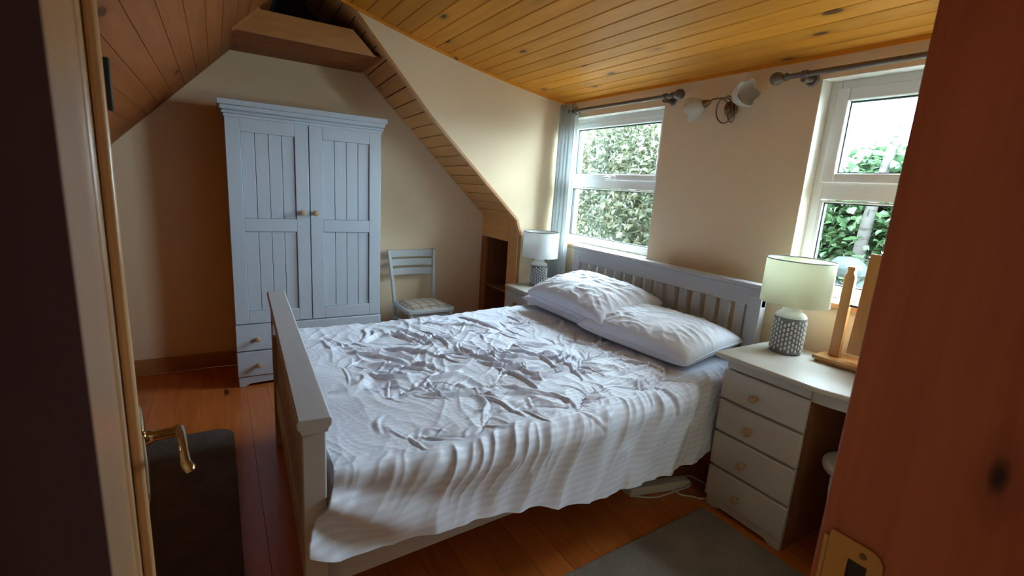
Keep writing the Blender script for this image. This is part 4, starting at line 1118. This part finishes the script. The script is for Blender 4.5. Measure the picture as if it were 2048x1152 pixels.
# ------------------------------------------------------------------ rugs
def rug(name, label, x0, x1, y0, y1, mat, rad, rot=0.0, h=0.014):
    pts = []
    for cx_, cy_, a0 in ((x1 - rad, y1 - rad, 0), (x0 + rad, y1 - rad, PI / 2), (x0 + rad, y0 + rad, PI), (x1 - rad, y0 + rad, 1.5 * PI)):
        for k in range(7): a = a0 + PI / 2 * k / 6; pts.append((cx_ + rad * math.cos(a), cy_ + rad * math.sin(a)))
    cx_, cy_ = (x0 + x1) / 2, (y0 + y1) / 2
    r_ = obj(name, MB().prism([(a - cx_, b - cy_) for a, b in pts], 'Z', 0.001, h), mat, None, 0.005, loc=(cx_, cy_, 0), rot=(0, 0, rot))
    return tag(r_, label, 'rug')
rug('rug', 'pale grey rug on the floor in front of the dressing table', -1.195, -0.30, 0.85, 1.925, 'rug_grey', 0.03, 0.03)
rug('rug', 'dark brown pile rug beyond the open door', -2.92, -1.25, -0.62, 0.012, 'rug_brown', 0.09, 0.0, 0.02)

# ------------------------------------------------------------------ extension lead under the bed
ps = thing('power_strip', 'white extension socket strip on the floor under the bed', 'power strip', (-1.415, 1.83, 0), math.radians(-14))
obj('housing', MB().box(-0.028, 0.028, -0.175, 0.175, 0.0, 0.045), 'plastic_white', ps, 0.006)
for k in range(4):
    yc = -0.12 + k * 0.08
    obj('socket', MB().box(-0.022, 0.022, yc - 0.03, yc + 0.03, 0.0445, 0.047), 'plastic_white', ps, 0.002)
def bez(pts, n_=14):
    out = []; p = [Vector(a) for a in pts]
    for i in range(len(p) - 1):
        p0 = p[max(0, i - 1)]; p1 = p[i]; p2 = p[i + 1]; p3 = p[min(len(p) - 1, i + 2)]
        for k in range(n_):
            t = k / n_
            out.append(0.5 * ((2 * p1) + (p2 - p0) * t + (2 * p0 - 5 * p1 + 4 * p2 - p3) * t * t + (3 * p1 - p0 - 3 * p2 + p3) * t ** 3))
    out.append(p[-1]); return out
c1 = obj('cable', MB().tube(bez([(-1.60, 1.80, 0.006), (-1.52, 1.68, 0.006), (-1.44, 1.665, 0.006), (-1.372, 1.76, 0.006), (-1.36, 1.88, 0.006), (-1.345, 1.98, 0.018), (-1.36, 2.02, 0.02)]), 0.0045, 8), 'plastic_white', smooth=60)
tag(c1, 'white cable looping round the socket strip on the floor', 'cable')
c2 = obj('cable', MB().tube(bez([(-1.375, 1.915, 0.012), (-1.335, 1.90, 0.005), (-1.29, 1.945, 0.005), (-1.255, 1.985, 0.005), (-1.25, 2.10, 0.005), (-1.31, 2.10, 0.005), (-1.41, 2.085, 0.005), (-1.42, 2.05, 0.012)]), 0.0042, 8), 'plastic_white', smooth=60)
tag(c2, 'white cable curling beside the dressing table foot', 'cable')

# ------------------------------------------------------------------ outside
structure(bx('ground', -12, 6, 2.9, 16, -0.05, 0.0, 'ground'))
leaf_cache = {}
def leaf_mesh(key, l, w, mat):
    if key in leaf_cache: return leaf_cache[key]
    mb = MB().add([(0, 0, 0), (l * .35, w, l * .10), (l * .75, w * .7, l * .08), (l, 0, -l * .12), (l * .75, -w * .7, l * .08), (l * .35, -w, l * .10), (l * .4, 0, 0.0), (l * .75, 0, -l * .03)],
                  [(0, 6, 1), (1, 6, 7, 2), (2, 7, 3), (0, 5, 6), (5, 4, 7, 6), (4, 3, 7)])
    me = bpy.data.meshes.new('leaf'); me.from_pydata(mb.v, [], mb.f); me.materials.append(M[mat]); me.update()
    leaf_cache[key] = (me, mb); return leaf_cache[key]

def shrub(name, label, cat, blobs, n_stuff, n_leaf, l, w, mat, seed, stems, group=None):
    """blobs: ellipsoids (cx,cy,cz,rx,ry,rz) in world coordinates; leaves sit in their outer shell"""
    r_ = np.random.default_rng(seed)
    base = (float(np.mean([b[0] for b in blobs])), float(np.mean([b[1] for b in blobs])), 0.0)
    root = thing(name, label, cat, base, 0, group)
    me, mb = leaf_mesh((l, w, mat), l, w, mat)
    V0 = np.array(mb.v); vols = np.array([b[3] * b[4] * b[5] for b in blobs]) ** 0.67; pr = vols / vols.sum()
    def spot(shell):
        b = blobs[r_.choice(len(blobs), p=pr)]
        d = r_.normal(size=3); d /= np.linalg.norm(d); rad = r_.uniform(*shell)
        return np.array([b[0] + d[0] * b[3] * rad, b[1] + d[1] * b[4] * rad, b[2] + d[2] * b[5] * rad]), d
    def rotm(d):
        yaw = r_.uniform(0, 2 * PI); pitch = r_.normal(0.25, 0.5); roll = r_.normal(0, 0.6)
        return (Matrix.Rotation(yaw, 3, 'Z') @ Matrix.Rotation(pitch, 3, 'Y') @ Matrix.Rotation(roll, 3, 'X'))
    vs_, fs = [], []; nf = 0
    for i in range(n_stuff):
        p, d = spot((0.35, 1.0)); Rm = np.array(rotm(d)); sc = r_.uniform(0.7, 1.25)
        vs_.append(V0 @ Rm.T * sc + p - np.array(base)); fs += [tuple(q + nf for q in f_) for f_ in mb.f]; nf += len(V0)
    m2 = bpy.data.meshes.new('foliage'); m2.from_pydata(np.concatenate(vs_).tolist(), [], fs); m2.update()
    fo_ = link('foliage', m2, mat, root); fo_['kind'] = 'stuff'
    k = 0
    while k < n_leaf:
        p, d = spot((0.95, 1.06))
        if d[1] > 0.1: continue
        e = rotm(d).to_euler()
        o = bpy.data.objects.new('leaf', me); COL.objects.link(o); o.parent = root
        o.location = tuple(p - np.array(base)); o.rotation_euler = e; s_ = r_.uniform(0.85, 1.25); o.scale = (s_, s_, s_); k += 1
    sm = MB()
    for s_ in stems:
        pts = [Vector(q) - Vector(base) for q in s_]; sm.tube(pts, [0.03 - 0.018 * i / (len(pts) - 1) for i in range(len(pts))], 7)
    obj('stem', sm, 'bark', root, smooth=60)
    return root
shrub('pale_shrub', 'pale leaved shrub growing close outside the bed window', 'shrub',
      [(-4.4, 4.1, 1.2, 0.95, 0.5, 0.75), (-5.1, 4.3, 1.6, 0.8, 0.5, 0.7), (-3.7, 4.0, 1.5, 0.6, 0.45, 0.75), (-4.3, 4.2, 2.0, 0.9, 0.5, 0.55)], 8500, 240, 0.085, 0.021, 'leaf_pale', 3,
      [[(-4.4, 4.2, 0), (-4.4, 4.2, 0.9), (-4.1, 4.1, 1.7)], [(-4.5, 4.2, 0), (-4.8, 4.25, 1.0), (-5.1, 4.3, 1.8)], [(-4.2, 4.2, 0), (-3.9, 4.1, 0.9), (-3.7, 4.0, 1.7)]])
shrub('dark_shrub', 'deep green bush standing behind the pale leaved shrub', 'shrub',
      [(-5.6, 5.6, 1.4, 1.3, 0.7, 1.2), (-4.4, 5.7, 1.2, 1.2, 0.7, 1.2), (-6.8, 5.8, 1.6, 1.0, 0.7, 1.3)], 8000, 60, 0.10, 0.036, 'leaf_dark', 4,
      [[(-5.4, 5.6, 0), (-5.5, 5.6, 1.0), (-5.6, 5.6, 2.0)], [(-4.5, 5.7, 0), (-4.4, 5.7, 1.6)]])
shrub('hedge', 'broad leaved green hedge outside the dressing table window', 'hedge',
      [(-1.7, 4.35, 1.25, 0.75, 0.42, 0.65), (-2.4, 4.5, 1.2, 0.7, 0.45, 0.65), (-1.0, 4.35, 1.35, 0.7, 0.42, 0.65), (-1.5, 4.5, 1.60, 0.8, 0.4, 0.42), (-1.45, 4.4, 1.68, 0.85, 0.34, 0.28)], 15000, 280, 0.066, 0.026, 'leaf_green', 5,
      [[(-1.6, 4.5, 0), (-1.6, 4.5, 0.8), (-1.7, 4.5, 1.5)], [(-2.3, 4.6, 0), (-2.4, 4.55, 1.4)], [(-1.0, 4.5, 0), (-1.0, 4.45, 1.4)]])
bt = thing('birch_tree', 'slim white birch trunk growing through the hedge', 'tree', (-1.665, 4.03, 0))
obj('trunk', MB().tube([(-0.05, 0.05, 0), (-0.02, 0.05, 0.7), (-0.005, 0.04, 1.02), (0.0, 0.03, 1.18), (0.012, 0.03, 1.40), (0.022, 0.05, 1.60), (0.035, 0.10, 1.9), (0.05, 0.16, 2.2)], [0.05, 0.047, 0.044, 0.042, 0.039, 0.035, 0.028, 0.012], 14), 'birch', bt, smooth=60)
# garden stones heaped below the hedge
rs = np.random.default_rng(9)
def stone(loc, s):
    bm = bmesh.new(); bmesh.ops.create_icosphere(bm, subdivisions=2, radius=1.0)
    off = rs.uniform(0, 50)
    for v in bm.verts:
        q = v.co; k = 1 + 0.22 * float(perlin(np.array(q.x * 1.3 + off), np.array(q.y * 1.3 + q.z * 1.7), 90))
        v.co = Vector((q.x * s[0] * k, q.y * s[1] * k, q.z * s[2] * k))
    me = bpy.data.meshes.new('stone'); bm.to_mesh(me); bm.free()
    return link('stone', me, 'stone', None, loc, (0, 0, rs.uniform(-0.4, 0.4)))
k = 0
desc = ['bottom', 'middle', 'top']
bank = structure(bx('ground_bank', -3.2, 0.4, 3.55, 4.2, 0.0, 0.52, 'ground'))
for (x, z, s) in ((-2.15, 0.62, (0.20, 0.14, 0.12)), (-1.78, 0.64, (0.21, 0.15, 0.13)), (-1.40, 0.63, (0.20, 0.15, 0.12)), (-1.96, 0.83, (0.19, 0.13, 0.11)), (-1.62, 0.85, (0.18, 0.13, 0.12)), (-1.80, 1.00, (0.17, 0.12, 0.09))):
    o = stone((x + 0.20, 3.78, z + 0.05), tuple(q * 0.84 for q in s))
    tag(o, ['grey stone at the outer end of the bottom row under the hedge', 'grey stone in the middle of the bottom row under the hedge', 'grey stone nearest the house corner in the bottom row',
            'grey stone in the second row of the heap, further one', 'grey stone in the second row of the heap, nearer one', 'grey stone on top of the garden heap under the birch'][k], 'stone', 'garden stones under the hedge'); k += 1
